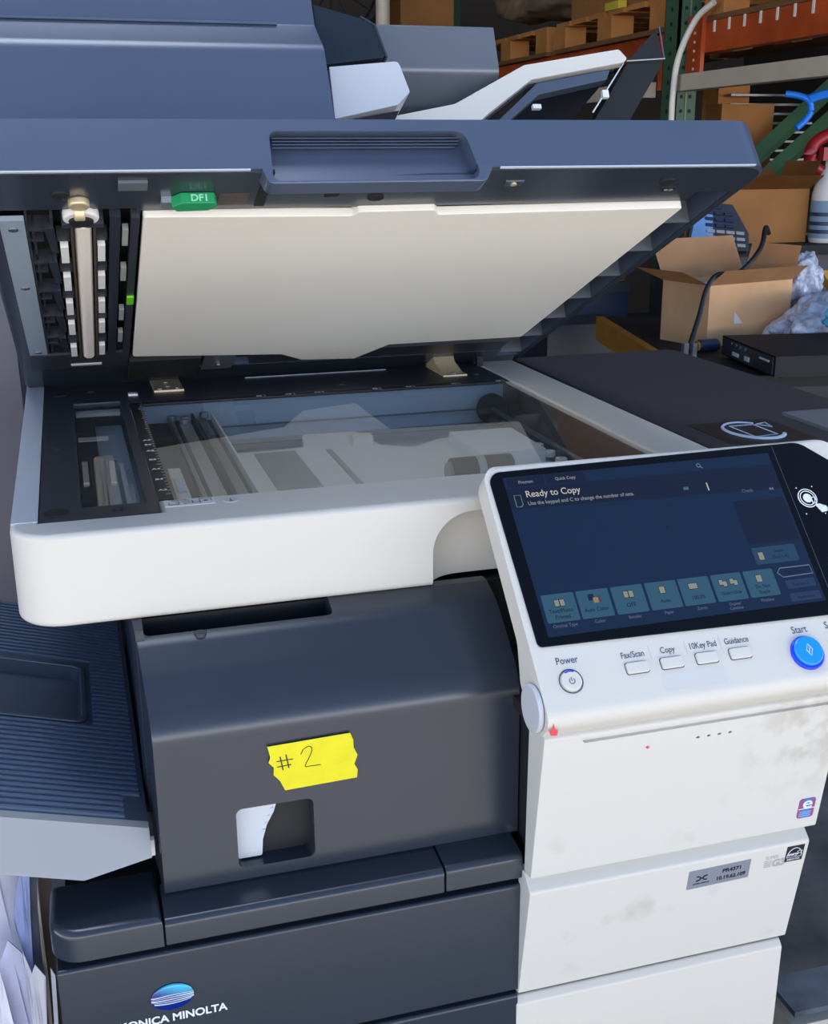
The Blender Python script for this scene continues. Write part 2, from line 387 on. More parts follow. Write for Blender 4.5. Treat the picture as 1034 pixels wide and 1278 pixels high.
# pocket behind the lever window
bm = newbm(); box(bm, .136, .196, -.0545, -.0525, .676, .728)
finish('pocket_back', bm, M['dark'], cop)
lev = pr('lock_lever', fillet([(.1385, .679), (.1565, .679), (.1575, .692), (.1610, .704), (.1665, .714), (.1700, .7255), (.1385, .7255)], .0015, 3), 'y', -.0660, -.0610, M['lever'], cop, label='pale grey lock lever inside the window')
bm = newbm()
for q in ((.1598, .700), (.1618, .7055), (.1642, .711), (.1668, .717)): cylbm(bm, (q[0]-.0012, -.0662, q[1]), .0009, .0012, 'y', 12)
finish('lever_stud', bm, M['lever'], lev)
# screw recess and top step of the cover
cyl('cover_screw', (.126, -.0200, .8415), .0045, .004, M['black'], cop, bevel=.001, label='black screw near the top edge of the cover')
# ---- yellow tape with handwritten mark
tp = [(.0, .0), (.0015, -.009), (.0, -.013), (.0035, -.0175), (.003, -.0235), (.0072, -.029), (.0105, -.0375),
      (.064, -.0375), (.0648, -.031), (.0625, -.026), (.0652, -.019), (.0625, -.012), (.0625, -.006), (.0605, 0)]
TAPE = Matrix.Translation((.1625, -.0768, .7735)) @ Matrix.Rotation(R(90.8), 4, 'X') @ Matrix.Rotation(R(1.5), 4, 'Z')
bm = newbm(); prism(bm, tp, 'z', 0, .0004); tape = finish('tape_label', bm, M['yellow'], cop, 'torn yellow tape label with handwritten number', mw=TAPE)
def stroke(bm, pts, r=.00035, z=.0005): tubebm(bm, [(p[0], p[1], z) for p in pts], r, 6)
bm = newbm()
stroke(bm, [(.0085, -.0095), (.0100, -.0205)], .00045); stroke(bm, [(.0128, -.0085), (.0143, -.0195)], .00045)
stroke(bm, [(.0058, -.0130), (.0175, -.0130)], .0004); stroke(bm, [(.0058, -.0175), (.0160, -.0172)], .0004)
stroke(bm, spline([(.0235, -.0105), (.0258, -.0068), (.0300, -.0050), (.0318, -.0078), (.0300, -.0130), (.0262, -.0205), (.0300, -.0212), (.0375, -.0215)], 6), .00032)
finish('handwriting', bm, M['ink'], tape, mw=None, local=True)
# --- round blue badge and brand lettering on the front door
def badge_mat():
    m = mat('blue_badge_enamel', (10, 70, 190), .15, var=0, coat=.3)
    n, l = m.node_tree.nodes, m.node_tree.links; b = n['Principled BSDF']
    co = n.new('ShaderNodeTexCoord'); s = n.new('ShaderNodeSeparateXYZ'); l.new(co.outputs['Object'], s.inputs[0])
    r = n.new('ShaderNodeValToRGB'); r.color_ramp.elements[0].color = (.0, .02, .22, 1); r.color_ramp.elements[1].color = (.01, .42, .62, 1)
    r.color_ramp.elements[0].position = .55; r.color_ramp.elements[1].position = .88
    mr_ = n.new('ShaderNodeMapRange'); mr_.inputs['From Min'].default_value = -.013; mr_.inputs['From Max'].default_value = .013
    ad_ = n.new('ShaderNodeMath'); ad_.operation = 'MULTIPLY_ADD'; ad_.inputs[1].default_value = .35; l.new(s.outputs['X'], ad_.inputs[0]); l.new(s.outputs['Y'], ad_.inputs[2]); l.new(ad_.outputs[0], mr_.inputs['Value']); l.new(mr_.outputs[0], r.inputs[0]); l.new(r.outputs[0], b.inputs['Base Color'])
    return m
M['badge'] = badge_mat()
BX, BZ = .0822, .5985
bm = newbm(); bmesh.ops.create_uvsphere(bm, u_segments=40, v_segments=20, radius=1, matrix=Matrix.Diagonal((.0152, .0110, .0022, 1)))
bdg = finish('brand_badge', bm, M['badge'], cop, 'glossy blue oval badge crossed by white lines', mw=frontM(BX, -.1008, BZ, 0, 0, R(1)))
bm = newbm()
for k, yy in enumerate((-.0040, -.0022, -.0004, .0014, .0032)):
    pts = []
    for i in range(17):
        x = -.0149+.0298*i/16; y = yy*(1-.35*abs(x/.015)**2)-.0002
        q = 1-(x/.0152)**2-(y/.011)**2
        if q > 0: pts.append((x, y+ .0006*math.cos(x/.0152*1.5), .0022*math.sqrt(q)+.0002))
    if len(pts) > 2: tubebm(bm, pts, [.00012+.00038*(j/(len(pts)-1)) if k % 2 else .0005-.00030*(j/(len(pts)-1)) for j in range(len(pts))], 6)
finish('badge_line', bm, M['whiteprint'], bdg, local=True)
me = text_mesh('KONICA MINOLTA', .0088, 1.02, 'CENTER', .00015, .00022)
link('brand_lettering', me, M['whiteprint'], cop, 'white brand name lettering', mw=frontM(BX-.0003, -.1007, BZ-.0205))

# --- right column: white covers
WX0, WX1 = .3495, .5985
top_cov = prx('column_cover', [(-.119, .6530), (-.1370, .7790), (-.133, .7830), (-.1080, .7850), (-.1060, .6530)], WX0, WX1, M['whitedirty'], rad=[.002, .004, .004, .001, .001], bevel=.003)
bm = newbm(); prism(bm, rrect(.0, .22, -.0026, .0026, .0025), 'z', -.003, .003)
ct = finish('c', bm, None); ct.matrix_world = Matrix.Translation((.3795, -.1362, .7745)) @ Matrix.Rotation(R(97.8), 4, 'X')
cuts = [ct]
for k in range(4):
    bm = newbm(); cylbm(bm, (.4740+.0090*k, -.1345, .7608), .0016, .02, 'y', 16); bmesh.ops.scale(bm, verts=bm.verts, vec=(1, 1, .62), space=Matrix.Translation((0, 0, -.7608))); cuts.append(finish('c', bm, None))
boolean(top_cov, cuts)
cyl('indicator_lamp', (.4325, -.1342, .7594), .0010, .002, M['red'], cop, 'y')
prx('column_cover', [(-.1010, .5350), (-.1190, .6400), (-.106, .6512), (-.0950, .6512), (-.0950, .5350)], WX0, WX1-.004, M['whitedirty'], rad=[.002, .004, .004, .001, .001], bevel=.003)
prx('column_cover', [(-.0990, .330), (-.1010, .5240), (-.096, .5295), (-.060, .5295), (-.060, .330)], WX0-.001, WX1-.006, M['white'], rad=[.002, .004, .003, .001, .001], bevel=.003)
prx('column_cover', [(-.0990, .050), (-.0990, .3260), (-.060, .3260), (-.060, .050)], WX0-.001, WX1-.006, M['white'], rad=.003, bevel=.003)
# side face of the column (recessed liner behind the covers)
bx('column_liner', (.357, .588, -.094, -.060, .06, .775), M['core'], cop, .001)
bx('column_roof', (.3500, .5975, -.1075, .0, .776, .7850), M['core'], cop, .001)
# stickers on the column
def decal(name, x, y, z, w, h, m, tilt=0, parent=cop, label=None, r=.0008, roll=0, th=.0003):
    bm = newbm(); prism(bm, rrect(0, w, 0, h, r, 3), 'z', 0, th)
    return finish(name, bm, m, parent, label, mw=frontM(x, y, z, tilt, 0, roll))
tT = R(7.9)      # top cover face leans forward
def on_top(z): return -.119-(z-.653)*(.017/.1235)-.0002
def on_mid(z): return -.1010-(z-.535)*(.0175/.1045)-.0002
def tcol(me, x, z, m, f, tilt, par, name, roll=0, off=.0004):
    return link(name, me, m, par, mw=frontM(x, f(z)-off, z, tilt, 0, roll))
# colour e-mark sticker at the lower right of the top cover
zz = .6640
st = decal('e_mark_sticker', .5775, on_top(zz), zz, .0150, .0195, mat('purple_sticker', (140, 80, 130), .4, var=.05), R(7.9), label='small purple and blue sticker with a white letter e', r=.0025)
bm = newbm(); prism(bm, rrect(.0045, .0105, .0004, .0191, .0005, 3), 'z', .0003, .0004); finish('sticker_band', bm, mat('blue_sticker_band', (40, 120, 210), .4, var=0), st, local=True)
bm = newbm(); box(bm, .0002, .0148, .0090, .0098, .0004, .0005); finish('sticker_rule', bm, M['whiteprint'], st, local=True)
me = text_mesh('e', .0160, 1.25, 'CENTER', .0001, .0002); me.transform(T(.0078, .0098, .0005)); link('sticker_letter', me, M['whiteprint'], st, local=True)
bm = newbm()
for k in range(3): box(bm, .0015, .0125, .0018+.0020*k, .0026+.0020*k, .0004, .0005)
finish('sticker_lines', bm, mat('pale_blue_ink', (140, 190, 230), .4, var=0), st, local=True)
# silver asset label
zz = .6160; tm = R(9.5)
sl = decal('asset_label', .4862, on_mid(zz-.004), zz-.004, .0560, .0195, M['silver'], tm, label='silver asset label with printed number and address', r=.0006, roll=R(1))
me = join_meshes([(text_mesh('PR4371', .0052, 1.1, 'CENTER', .00008, .00018), T(.0395, .0112, .0004)), (text_mesh('10.19.62.109', .0052, 1.0, 'CENTER', .00008, .00018), T(.0392, .0040, .0004))])
link('label_print', me, M['blackprint'], sl, local=True)
bm = newbm()   # two facing arcs, crossed, with a line of small print below
for s in (1, -1):
    tubebm(bm, [(.0125+s*.0048, .0100+.0014*0+ .0022, .0004)]+[(.0125+s*(.0048-.0040*math.sin(a)), .0100+.0022*math.cos(a), .0004) for a in [math.pi*k/8 for k in range(9)]]+[(.0125+s*.0048, .0078, .0004)], .00055, 6)
box(bm, .0105, .0145, .0095, .0105, .0003, .0005)
finish('label_emblem', bm, M['blackprint'], sl, local=True)
me = text_mesh('UNDER ARMOUR', .0019, 1.0, 'CENTER', .00006, .00005); me.transform(T(.0125, .0040, .0004)); link('label_small_print', me, M['blackprint'], sl, local=True)
# super G3 mark
me = join_meshes([(text_mesh('SUPER', .0048, .9, 'LEFT', .00006, .0001), T(.0, .0092)), (text_mesh('G3', .0100, 1.0, 'LEFT', .00006, .0006), T(.0072, .0006))])
tcol(me, .5555, .6185, mat('pale_grey_print', (165, 165, 165), .5, var=0), on_mid, tm, cop, 'fax_mark', off=.0002)
bm = newbm()
for k in range(5): box(bm, -.0005*k*.4, .0065, .0006+.0016*k, .0014+.0016*k, 0, .0001)
finish('fax_mark_lines', bm, mat('pale_grey_print', (165, 165, 165), .5, var=0), cop, mw=frontM(.5555, on_mid(.6185)-.0002, .6185, tm))
es = decal('energy_sticker', .5742, on_mid(.6210), .6210, .0165, .0165, M['blackprint'], tm, label='black square energy rating sticker', r=.0004)
bm = newbm(); tubebm(bm, [(.0082-.0068*math.cos(a), .0052+.0088*math.sin(a), .0004) for a in [math.pi*k/14 for k in range(15)]], .0003, 6); box(bm, .0012, .0153, .0042, .0046, .0003, .0004)
pts = []
for k in range(10):
    rr = .0028 if k % 2 == 0 else .0012; pts.append((.0128+rr*math.sin(math.pi*k/5), .0092+rr*math.cos(math.pi*k/5), .0004))
tubebm(bm, pts, .00022, 5, closed=True)
finish('sticker_arc', bm, M['whiteprint'], es, local=True)
me = join_meshes([(text_mesh('energy', .0046, .75, 'LEFT', .00005, .00008, shear=.3), T(.0020, .0062, .0004)), (text_mesh('ENERGY STAR', .0022, .85, 'CENTER', .00005, .00005), T(.0082, .0014, .0004))])
link('sticker_print', me, M['whiteprint'], es, local=True)

# --- scanner bed
scoop = fillet([(.3100, .842), (.3100, .9095), (.66, .9095), (.66, .842)], [.002, .036, .0, .002], 12)
outer = fillet([(0, 0), (.6, 0), (.6, .6), (0, .6)], [.034, .034, .02, .02], 10)
hole = [(.020, .037), (.1080, .037), (.1080, .0685), (.5440, .0685), (.5440, .5850), (.020, .5850)]
bed = plate('scanner_housing', outer, [hole], .850, .920, M['white'], cop, bev=.0045)
bm = newbm()
prev = None; NS = 9     # concave: the cutter narrows towards its back
for k in range(NS+1):
    a = math.pi/2*k/NS; yy = .0005+.0230*math.sin(a) if k else -.05; ins = .030*(1-math.cos(a)) if k else 0
    if k == 0: yy = -.05
    ring = [bm.verts.new((min(.66, x+ins), yy, z-(ins if z > .87 else 0)*.55)) for x, z in scoop]
    if prev:
        for i in range(len(ring)): j = (i+1) % len(ring); bm.faces.new((prev[i], prev[j], ring[j], ring[i]))
    else: bm.faces.new(ring[::-1])
    prev = ring
bm.faces.new(prev); ct = finish('c', bm, None, bevel=0)
boolean(bed, [ct])
bx('side_rail', (.0008, .0195, .0370, .590, .9190, .9206), M['grayw'], bed, .0006)
bx('base_plate', (.012, .560, .032, .590, .851, .857), M['bluemetal'], bed, 0)
# black top frame with the two glass openings
fr = plate('top_frame', [(.0205, .0375), (.1075, .0375), (.1075, .4515), (.5435, .4515), (.5435, .5845), (.0205, .5845)], [rrect(.0505, .0995, .0665, .4635, .001, 2)], .9140, .9196, M['black'], bed, bev=.0004)
pg = bx('platen_glass', (.1080, .5438, .0687, .4513, .9150, .9188), M['glass'], cop, 0, label='clear platen glass')
ag = bx('feeder_glass', (.0507, .0993, .0667, .4633, .9150, .9186), M['glass'], cop, 0, label='narrow glass strip left of the platen')
# ruler strips
bm = newbm(); box(bm, .1085, .1205, .069, .4505, .9189, .9194)
ru = finish('ruler_strip', bm, M['scale'], bed)
bm = newbm(); box(bm, .1215, .5436, .4400, .4512, .9189, .9194); ru2 = finish('ruler_strip', bm, M['scale'], bed)
bm = newbm()
for k in range(38):
    y = .085+.0095*k; L = .004 if k % 5 == 0 else .002
    box(bm, .1200-L, .1203, y, y+.0004, .9194, .9195)
lst = []
for s, y in (('A3', .095), ('B4', .128), ('A4', .162), ('B5', .195), ('A5', .228), ('B6', .252), ('A6', .270)):
    lst.append((text_mesh(s, .0062, 1.0, 'LEFT', .00004, .0001), T(.1108, y, .9196)))
finish('ruler_tick', bm, M['whiteprint'], bed)
for s, x in (('B5', .252), ('A5', .285), ('A4', .318), ('B5', .385), ('A4', .425), ('B4', .480), ('A3', .535)):
    lst.append((text_mesh(s, .0060, 1.0, 'RIGHT', .00004, .0001), T(x, .4428, .9196)))
bm2 = newbm()
for x in (.255, .288, .321, .388, .428, .483, .538): box(bm2, x, x+.0005, .4405, .4508, .9194, .9195)
finish('ruler_tick', bm2, M['whiteprint'], bed)
link('ruler_print', join_meshes(lst), M['whiteprint'], bed)
# label and mark on the white front edge
lb = bx('bed_label', (.1120, .1500, .0460, .0620, .9198, .9204), M['label'], bed, 0, label='white label with a printed diagram')
bm = newbm()
for (a, b_, c, d) in ((.1150, .1230, .0490, .0500), (.1150, .1156, .0490, .0555), (.1225, .1231, .0490, .0570), (.1180, .1320, .0585, .0592), (.1260, .1400, .0500, .0508), (.1330, .1337, .0500, .0585), (.1385, .1392, .0490, .0600), (.1385, .1480, .0594, .0601), (.1474, .1481, .0530, .0600), (.1250, .1340, .0545, .0552), (.1420, .1450, .0530, .0560)):
    box(bm, a, b_, c, d, .9203, .9206)
finish('label_diagram', bm, M['print'], lb)
bm = newbm()
for (a, b_, c, d) in ((.1200, .1470, .0540, .0543), (.1170, .1300, .0610, .0613)): box(bm, a, b_, c, d, .9203, .9206)
finish('label_diagram', bm, M['redprint'], lb)
bm = newbm(); cylbm(bm, (.1620, .0500, .9200), .0060, .0010, 'z', 28); fl = finish('alignment_mark', bm, M['grayw'], bed, bevel=.0003)
bm = newbm(); box(bm, .1600, .1640, .0460, .0468, .9204, .9208); box(bm, .1616, .1624, .0460, .0530, .9204, .9208); finish('alignment_arrow', bm, M['print'], fl)
# screws, bumpers and hinge plates on the black frame
def screw(x, y, z=.9198, r=.0042, m='matte', p=bed):
    bm = newbm(); cylbm(bm, (x, y, z), r, .0012, 'z', 20); o = finish('screw', bm, M[m], p, bevel=.0004)
    bm = newbm(); box(bm, x-r*.6, x+r*.6, y-r*.13, y+r*.13, z+.0005, z+.0010); box(bm, x-r*.13, x+r*.13, y-r*.6, y+r*.6, z+.0005, z+.0010)
    finish('screw_slot', bm, M['black'], p)
for x, y in ((.0310, .2630), (.0770, .0520), (.0700, .5250), (.3500, .4780), (.5200, .4900)): screw(x, y)
for x, y in ((.0330, .0570), (.0360, .5180)): cyl('bumper_spot', (x, y, .9199), .0095, .0010, M['matte'], bed, bevel=.0003)
for x in (.30, .46): pass
bx('slide_bar', (.2500, .4250, .5550, .5600, .9196, .9206), M['steel'], bed, .0003)
bx('foam_pad', (.110, .120, .489, .500, .9196, .9215), M['pad'], bed, .0005)
# hinges
h1 = newbm(); box(h1, .139, .172, .500, .596, .9196, .9216); finish('hinge_plate', h1, M['gold'], bed, 'bare metal hinge plate', bevel=.0004)
for x, y in ((.1455, .508), (.1555, .520), (.1655, .508), (.1555, .545)): screw(x, y, .9222, .0030, 'steel')
bm = newbm(); box(bm, .478, .508, .488, .560, .9196, .9212); finish('hinge_plate', bm, M['gold'], bed, 'bare metal hinge plate', bevel=.0004)
bm = newbm(); prism(bm, [(.498, .9212), (.578, .9212), (.578, .9640), (.558, .9640), (.530, .9300)], 'x', .480, .506)
finish('hinge_bracket', bm, M['gold'], bed, bevel=.0006)
for x, y in ((.4935, .497), (.4935, .512)): screw(x, y, .9218, .0034, 'steel')
bx('hinge_slot', (.491, .495, .5370, .5560, .9250, .9575), M['matte'], bed, .0005)
bx('sensor_post', (.5410, .5490, .5450, .5530, .9190, .9420), M['matte'], bed, .001)
# inside the scanner: walls, carriage, optics
bm = newbm(); box(bm, .108, .545, .452, .455, .857, .914); finish('inner_wall', bm, M['bluemetal'], bed)
bm = newbm(); box(bm, .5405, .5438, .065, .455, .857, .9145); finish('inner_wall', bm, M['brownmetal'], bed)
bm = newbm(); box(bm, .100, .545, .0600, .0640, .857, .9145); finish('inner_wall', bm, M['bluemetal'], bed)
bm = newbm(); box(bm, .18, .5445, .4460, .4490, .8860, .8875); box(bm, .18, .5445, .4300, .4500, .8690, .8705); finish('guide_rail', bm, M['steel'], bed)
# under the feeder glass
bm = newbm(); box(bm, .0510, .0700, .068, .460, .9000, .9075); finish('feeder_shade', bm, M['matte'], bed)
bm = newbm(); box(bm, .0700, .0985, .068, .460, .8900, .8940); finish('feeder_shade', bm, M['bluemetal'], bed)
bm = newbm(); box(bm, .0735, .0830, .070, .300, .8940, .9010); finish('white_reference', bm, M['roller'], bed, bevel=.002)
bm = newbm(); box(bm, .0870, .0910, .110, .260, .8940, .9020); finish('white_reference', bm, M['pad'], bed, bevel=.0015)
bm = newbm(); box(bm, .0520, .0980, .4450, .4600, .9080, .9120); finish('reference_tab', bm, M['palecover'], bed)
# carriage
cr = bx('carriage', (.126, .196, .072, .446, .8760, .8960), M['matte'], bed, .001)
for (a, b_, mm, zt) in ((.1290, .1400, 'roller', .9000), (.1480, .1520, 'steel', .9040), (.1560, .1680, 'zinc', .9045), (.1720, .1745, 'matte', .9060), (.1780, .1870, 'steel', .9020), (.1935, .1955, 'palecover', .9060)):
    bm = newbm(); box(bm, a, b_, .078 if a > .14 else .085, .438 if a > .14 else .235, .8955, zt); finish('carriage_strip', bm, M[mm], cr, bevel=.0004)
bm = newbm()
for x, y in ((.150, .420), (.163, .412), (.185, .428), (.160, .398)): cylbm(bm, (x, y, .9060), .005, .006, 'z', 18)
finish('carriage_boss', bm, M['zinc'], cr, bevel=.0008)
bm = newbm(); box(bm, .131, .138, .150, .195, .9000, .9020); finish('carriage_board', bm, M['bluemetal'], cr)
# optics cover
cv = [(.205, .075), (.400, .075), (.400, .150), (.500, .150), (.512, .330), (.470, .365), (.425, .352), (.392, .325), (.362, .345), (.352, .415), (.290, .418), (.280, .360), (.205, .356)]
oc = pr('optics_cover', fillet(cv, .006, 3), 'z', .866, .8790, M['palecover'], bed, bevel=.0015)
bx('optics_block', (.330, .352, .342, .358, .8790, .8900), M['roller'], oc, .001)
bx('optics_block', (.430, .500, .225, .322, .8790, .8930), M['palecover'], oc, .002)
bm = newbm(); box(bm, .225, .268, .10, .345, .8790, .8798); box(bm, .300, .306, .10, .340, .8790, .8798); finish('cover_rib', bm, M['zinc'], oc)
cyl('lens_barrel', (.415, .180, .8890), .0140, .060, M['matte'], oc, 'x', bevel=.001)
cyl('lens_ring', (.413, .180, .8890), .0145, .008, M['zinc'], oc, 'x', bevel=.0005)
cyl('lens_front', (.3835, .180, .8890), .0105, .004, M['steel'], oc, 'x', bevel=.0005)
cyl('drive_pulley', (.520, .434, .8890), .0180, .010, M['matte'], bed, 'y', bevel=.001)
tube('drive_rod', [(.520, .430, .8890), (.520, .080, .8890)], .0028, M['steel'], bed)
bm = newbm()
for y in (.20, .23, .26): cylbm(bm, (.506, y, .8860), .006, .006, 'z', 14)
finish('pulley_wheel', bm, M['pad'], bed, bevel=.0006)

# --- side worktop (dark) at the right of the bed
wt = plate('side_worktop', fillet([(.6020, .030), (.835, .030), (.835, .583), (.6020, .583)], [.004, .012, .014, .004]), [], .895, .9200, mat('dark_worktop_plastic', (38, 38, 44), .62, var=.08, bump=.3, bscale=700), cop, bev=.002, label='dark charcoal worktop beside the scanner')
bx('worktop_bracket', (.600, .640, .15, .50, .84, .895), M['matte'], cop, .001)
bx('worktop_pad', (.7380, .8000, .090, .179, .9198, .9235), mat('worktop_grey_pad', (92, 94, 100), .6, var=.05), wt, .001)
dl = plate('worktop_label', fillet([(.6240, .083), (.7130, .083), (.7130, .170), (.6240, .170)], .003), [], .9200, .9203, M['scale'], wt, label='black label with a circling arrow around a page')
bm = newbm()
ccx, ccy = .672, .128
tubebm(bm, [(ccx+.026*math.cos(a), ccy+.034*math.sin(a), .9205) for a in [R(50+270*k/30) for k in range(31)]], [.0011+.0012*(k/30) for k in range(31)], 6)
tubebm(bm, [(.660, .105, .9205), (.686, .108, .9205), (.686, .150, .9205), (.660, .150, .9205)], .0007, 6, closed=True)
tubebm(bm, [(ccx+.026, ccy+.008, .9205), (ccx+.017, ccy+.022, .9205), (ccx+.030, ccy+.026, .9205)], .0008, 6, closed=True)
finish('label_arrow', bm, mat('pale_blue_print', (165, 180, 200), .5, var=0), dl)

# ------------------------------------------------------------------ raised lid, built in its own frame (origin at the hinge line)
LID_A = R(24.3); HP = Vector((0, .575, .918))
LM = Matrix.Translation(HP) @ Matrix.Rotation(-LID_A, 4, 'X')
shell = fillet([(-.596, .000), (-.600, .0045), (-.588, .0400), (.0, .0400), (.0, .012), (-.10, .004), (-.10, .012), (-.530, .012), (-.530, .000)], [.001, .004, .006, .004, .002, .001, .001, .001, .001], 4)
lid_me_bm = newbm()
prism(lid_me_bm, fillet([(0.0, -.600), (.605, -.600), (.605, .0), (.0, .0)], [.020, .024, .02, .02], 8), 'z', .0008, .0420)
# draft: upper edge of the front sits a little back
for v in lid_me_bm.verts:
    if v.co.z > .03 and v.co.y < -.3: v.co.y += .010
lid = finish('scanner_lid', lid_me_bm, M['lid'], cop, 'slate grey raised scanner lid', bevel=.004, mw=LM)
def lidrim():
    me = plate_mesh(fillet([(0.0020, -.5965), (.6030, -.5965), (.6030, -.0020), (.0020, -.0020)], [.018, .022, .01, .01], 8), [[(.012, -.535), (.110, -.535), (.110, -.150), (.012, -.150)], [(.1130, -.530), (.5640, -.530), (.5640, -.548), (.5960, -.548), (.5960, -.030), (.5640, -.030), (.5640, -.060), (.1130, -.060)]], -.0004, .0012, .0003)
    return link('lid_underside', me, M['dark'], lid, local=True)
# handle pocket in the lid front
hp = fillet([(.2010, -.0085), (.3560, -.0085), (.3500, .0320), (.2030, .0320)], [.006, .006, .010, .006], 6)
cav = []
for (a, b_, c, d) in ((.012, .110, -.535, -.150), (.1130, .595, -.530, -.060)):
    bm = newbm(); box(bm, a, b_, c, d, -.02, .0125); o = finish('c', bm, None); o.matrix_world = LM; cav.append(o)
bm = newbm(); box(bm, .5640, .5960, -.548, -.030, -.02, .0360); o = finish('c', bm, None); o.matrix_world = LM; cav.append(o)
boolean(lid, cav)
rim = lidrim()
# lower lip of the handle, hanging below the front edge
lipo = fillet([(.1930, .0030), (.1980, -.0105), (.3600, -.0105), (.3680, .0030)], [.002, .006, .006, .002], 5)
def lp(name, poly, y0, y1, m, bev=.001, par=None, **k): return pr(name, poly, 'y', y0, y1, m, par or lid, bev, local=True, **k)
lipo2 = lp('handle_lip', lipo, -.6000, -.580, M['lid'], .0015)
bm = newbm()   # cutter: deeper at the top, running out at the bottom
pts_t = [(x, -.62, z) for x, z in hp]
A_ = [bm.verts.new(p) for p in pts_t]; B_ = [bm.verts.new((x, -.5930 + .018*max(0, min(1, (z+.0095)/.04)), z)) for x, z in hp]
bm.faces.new(A_); bm.faces.new(B_[::-1])
for i in range(len(A_)): j = (i+1) % len(A_); bm.faces.new((A_[i], A_[j], B_[j], B_[i]))
bmesh.ops.recalc_face_normals(bm, faces=bm.faces)
cme = bpy.data.meshes.new('c'); bm.to_mesh(cme); bm.free()
for tgt in (lid, rim, lipo2):
    ct = bpy.data.objects.new('c', cme.copy()); COL.objects.link(ct); ct.matrix_world = LM
    boolean(tgt, [ct])
bm = newbm()
for k in range(4): box(bm, .2060, .3500-.002*k, -.5860+.0005*k, -.5835+.0005*k, .0292-.0022*k, .0298-.0022*k)
finish('grip_ridge', bm, M['steel'], lid, local=True)
# pale strips painting the highlight along the lower edge of the front face
for a, b_ in ((.372, .588), (.02, .186)): bx('lid_edge_highlight', (a, b_, -.6006, -.5985, -.0006, .0006), mat('painted_edge_highlight', (185, 190, 198), .3, var=0), lid, 0, local=True)
# underside: filler panel, backing sheet with its tab
bm = newbm(); box(bm, .113, .5640, -.530, -.060, .009, .012); finish('lid_inner_panel', bm, M['matte'], lid, local=True)
sheet = [(.1145, -.530), (.2745, -.5240), (.2780, -.5320), (.3400, -.5330), (.3450, -.5230), (.5620, -.5270), (.5610, -.1360), (.4010, -.1330), (.3720, -.0780), (.3070, -.0860), (.2790, -.1150), (.1160, -.1390), (.1200, -.30)]
sheet = [(.1145, -.530), (.2745, -.5240), (.2780, -.5320), (.3400, -.5330), (.3450, -.5230), (.5620, -.5270), (.5610, -.1360), (.4010, -.1330), (.3720, -.0780), (.3070, -.0860), (.2790, -.1150), (.1160, -.1390)]
bs = pr('backing_sheet', fillet(sheet, [.003]*12, 3), 'z', -.0055, .0020, M['mat_sheet'], lid, .0012, 'ivory white backing sheet', local=True)
bm = newbm(); prism(bm, [(p[0]*.998+.0007, p[1]*.998-.0007) for p in sheet], 'z', .0020, .0095); finish('backing_foam', bm, M['matte'], lid, local=True)
# ribbed trough at the right edge of the lid underside
bm = newbm()
bm.free()
for k in range(7):
    y = -.478+.072*k; bx('lid_rib', (.5640, .5960, y, y+.0018, .0006, .0360), M['grey'], lid, 0, local=True)
bm = newbm(); box(bm, .5960, .6040, -.575, -.01, -.0006, .0006); finish('lid_edge_strip', bm, M['steel'], lid, local=True) if False else bm.free()
# spots on the underside front strip
def lspot(x, y, r, m, sc=(1, 1, 1), name='lid_bumper'):
    return cyl(name, (x, y, -.0004), r, .0030, M[m], lid, bevel=.0008, local=True, sc=sc)
for x, y in ((.288, -.549), (.524, -.5720), (.057, -.563)): lspot(x, y, .0065, 'matte', (1, .8, 1))
bx('lid_socket', (.247, .258, -.560, -.552, -.0010, .0010), M['matte'], lid, .0005, local=True)
s_ = bx('lid_socket', (.385, .400, -.576, -.567, -.0010, .0010), M['steel'], lid, .0005, local=True)
cyl('lid_screw', (.3925, -.5715, -.0014), .0025, .0014, M['gold'], lid, bevel=.0003, local=True)
c_ = cyl('lid_bumper', (.533, -.5570, -.0006), .0066, .0016, M['matte'], lid, bevel=.0005, local=True, sc=(1, .7, 1))
bm = newbm()
for a in (0, 45, 90, 135):
    tubebm(bm, [(  .533-.004*math.cos(R(a)), -.5570-.0028*math.sin(R(a)), -.0016), (.533+.004*math.cos(R(a)), -.5570+.0028*math.sin(R(a)), -.0016)], .0005, 5)
finish('lid_screw', bm, M['steel'], lid, local=True)
# raised dark step right and left of the front strip
bm = newbm(); box(bm, .196, .2035, -.598, -.537, -.0012, .0010); finish('lid_seam', bm, M['matte'], lid, local=True)
# green release lever
gv = pr('release_lever', fillet([(.1330, -.5560), (.1400, -.5638), (.1640, -.5638), (.1660, -.5560), (.1600, -.5490), (.1370, -.5480)], .002, 4), 'z', -.0090, -.0005, M['green'], lid, .001, 'green release lever', local=True)
me = text_mesh('DF1', .0070, 1.1, 'LEFT', .0001, .0002); me.transform(Matrix.Translation((.1465, -.5640, -.0072)) @ Matrix.Rotation(R(90), 4, 'X')); link('lever_print', me, mat('pale_green_print', (150, 215, 180), .5, var=0), lid, local=True)
bx('lever_mount', (.168, .190, -.560, -.540, -.0010, .0080), M['brownmetal'], lid, .001, local=True)
bx('lever_mount', (.1265, .1345, -.556, -.544, -.0050, .0040), M['zinc'], lid, .001, local=True)
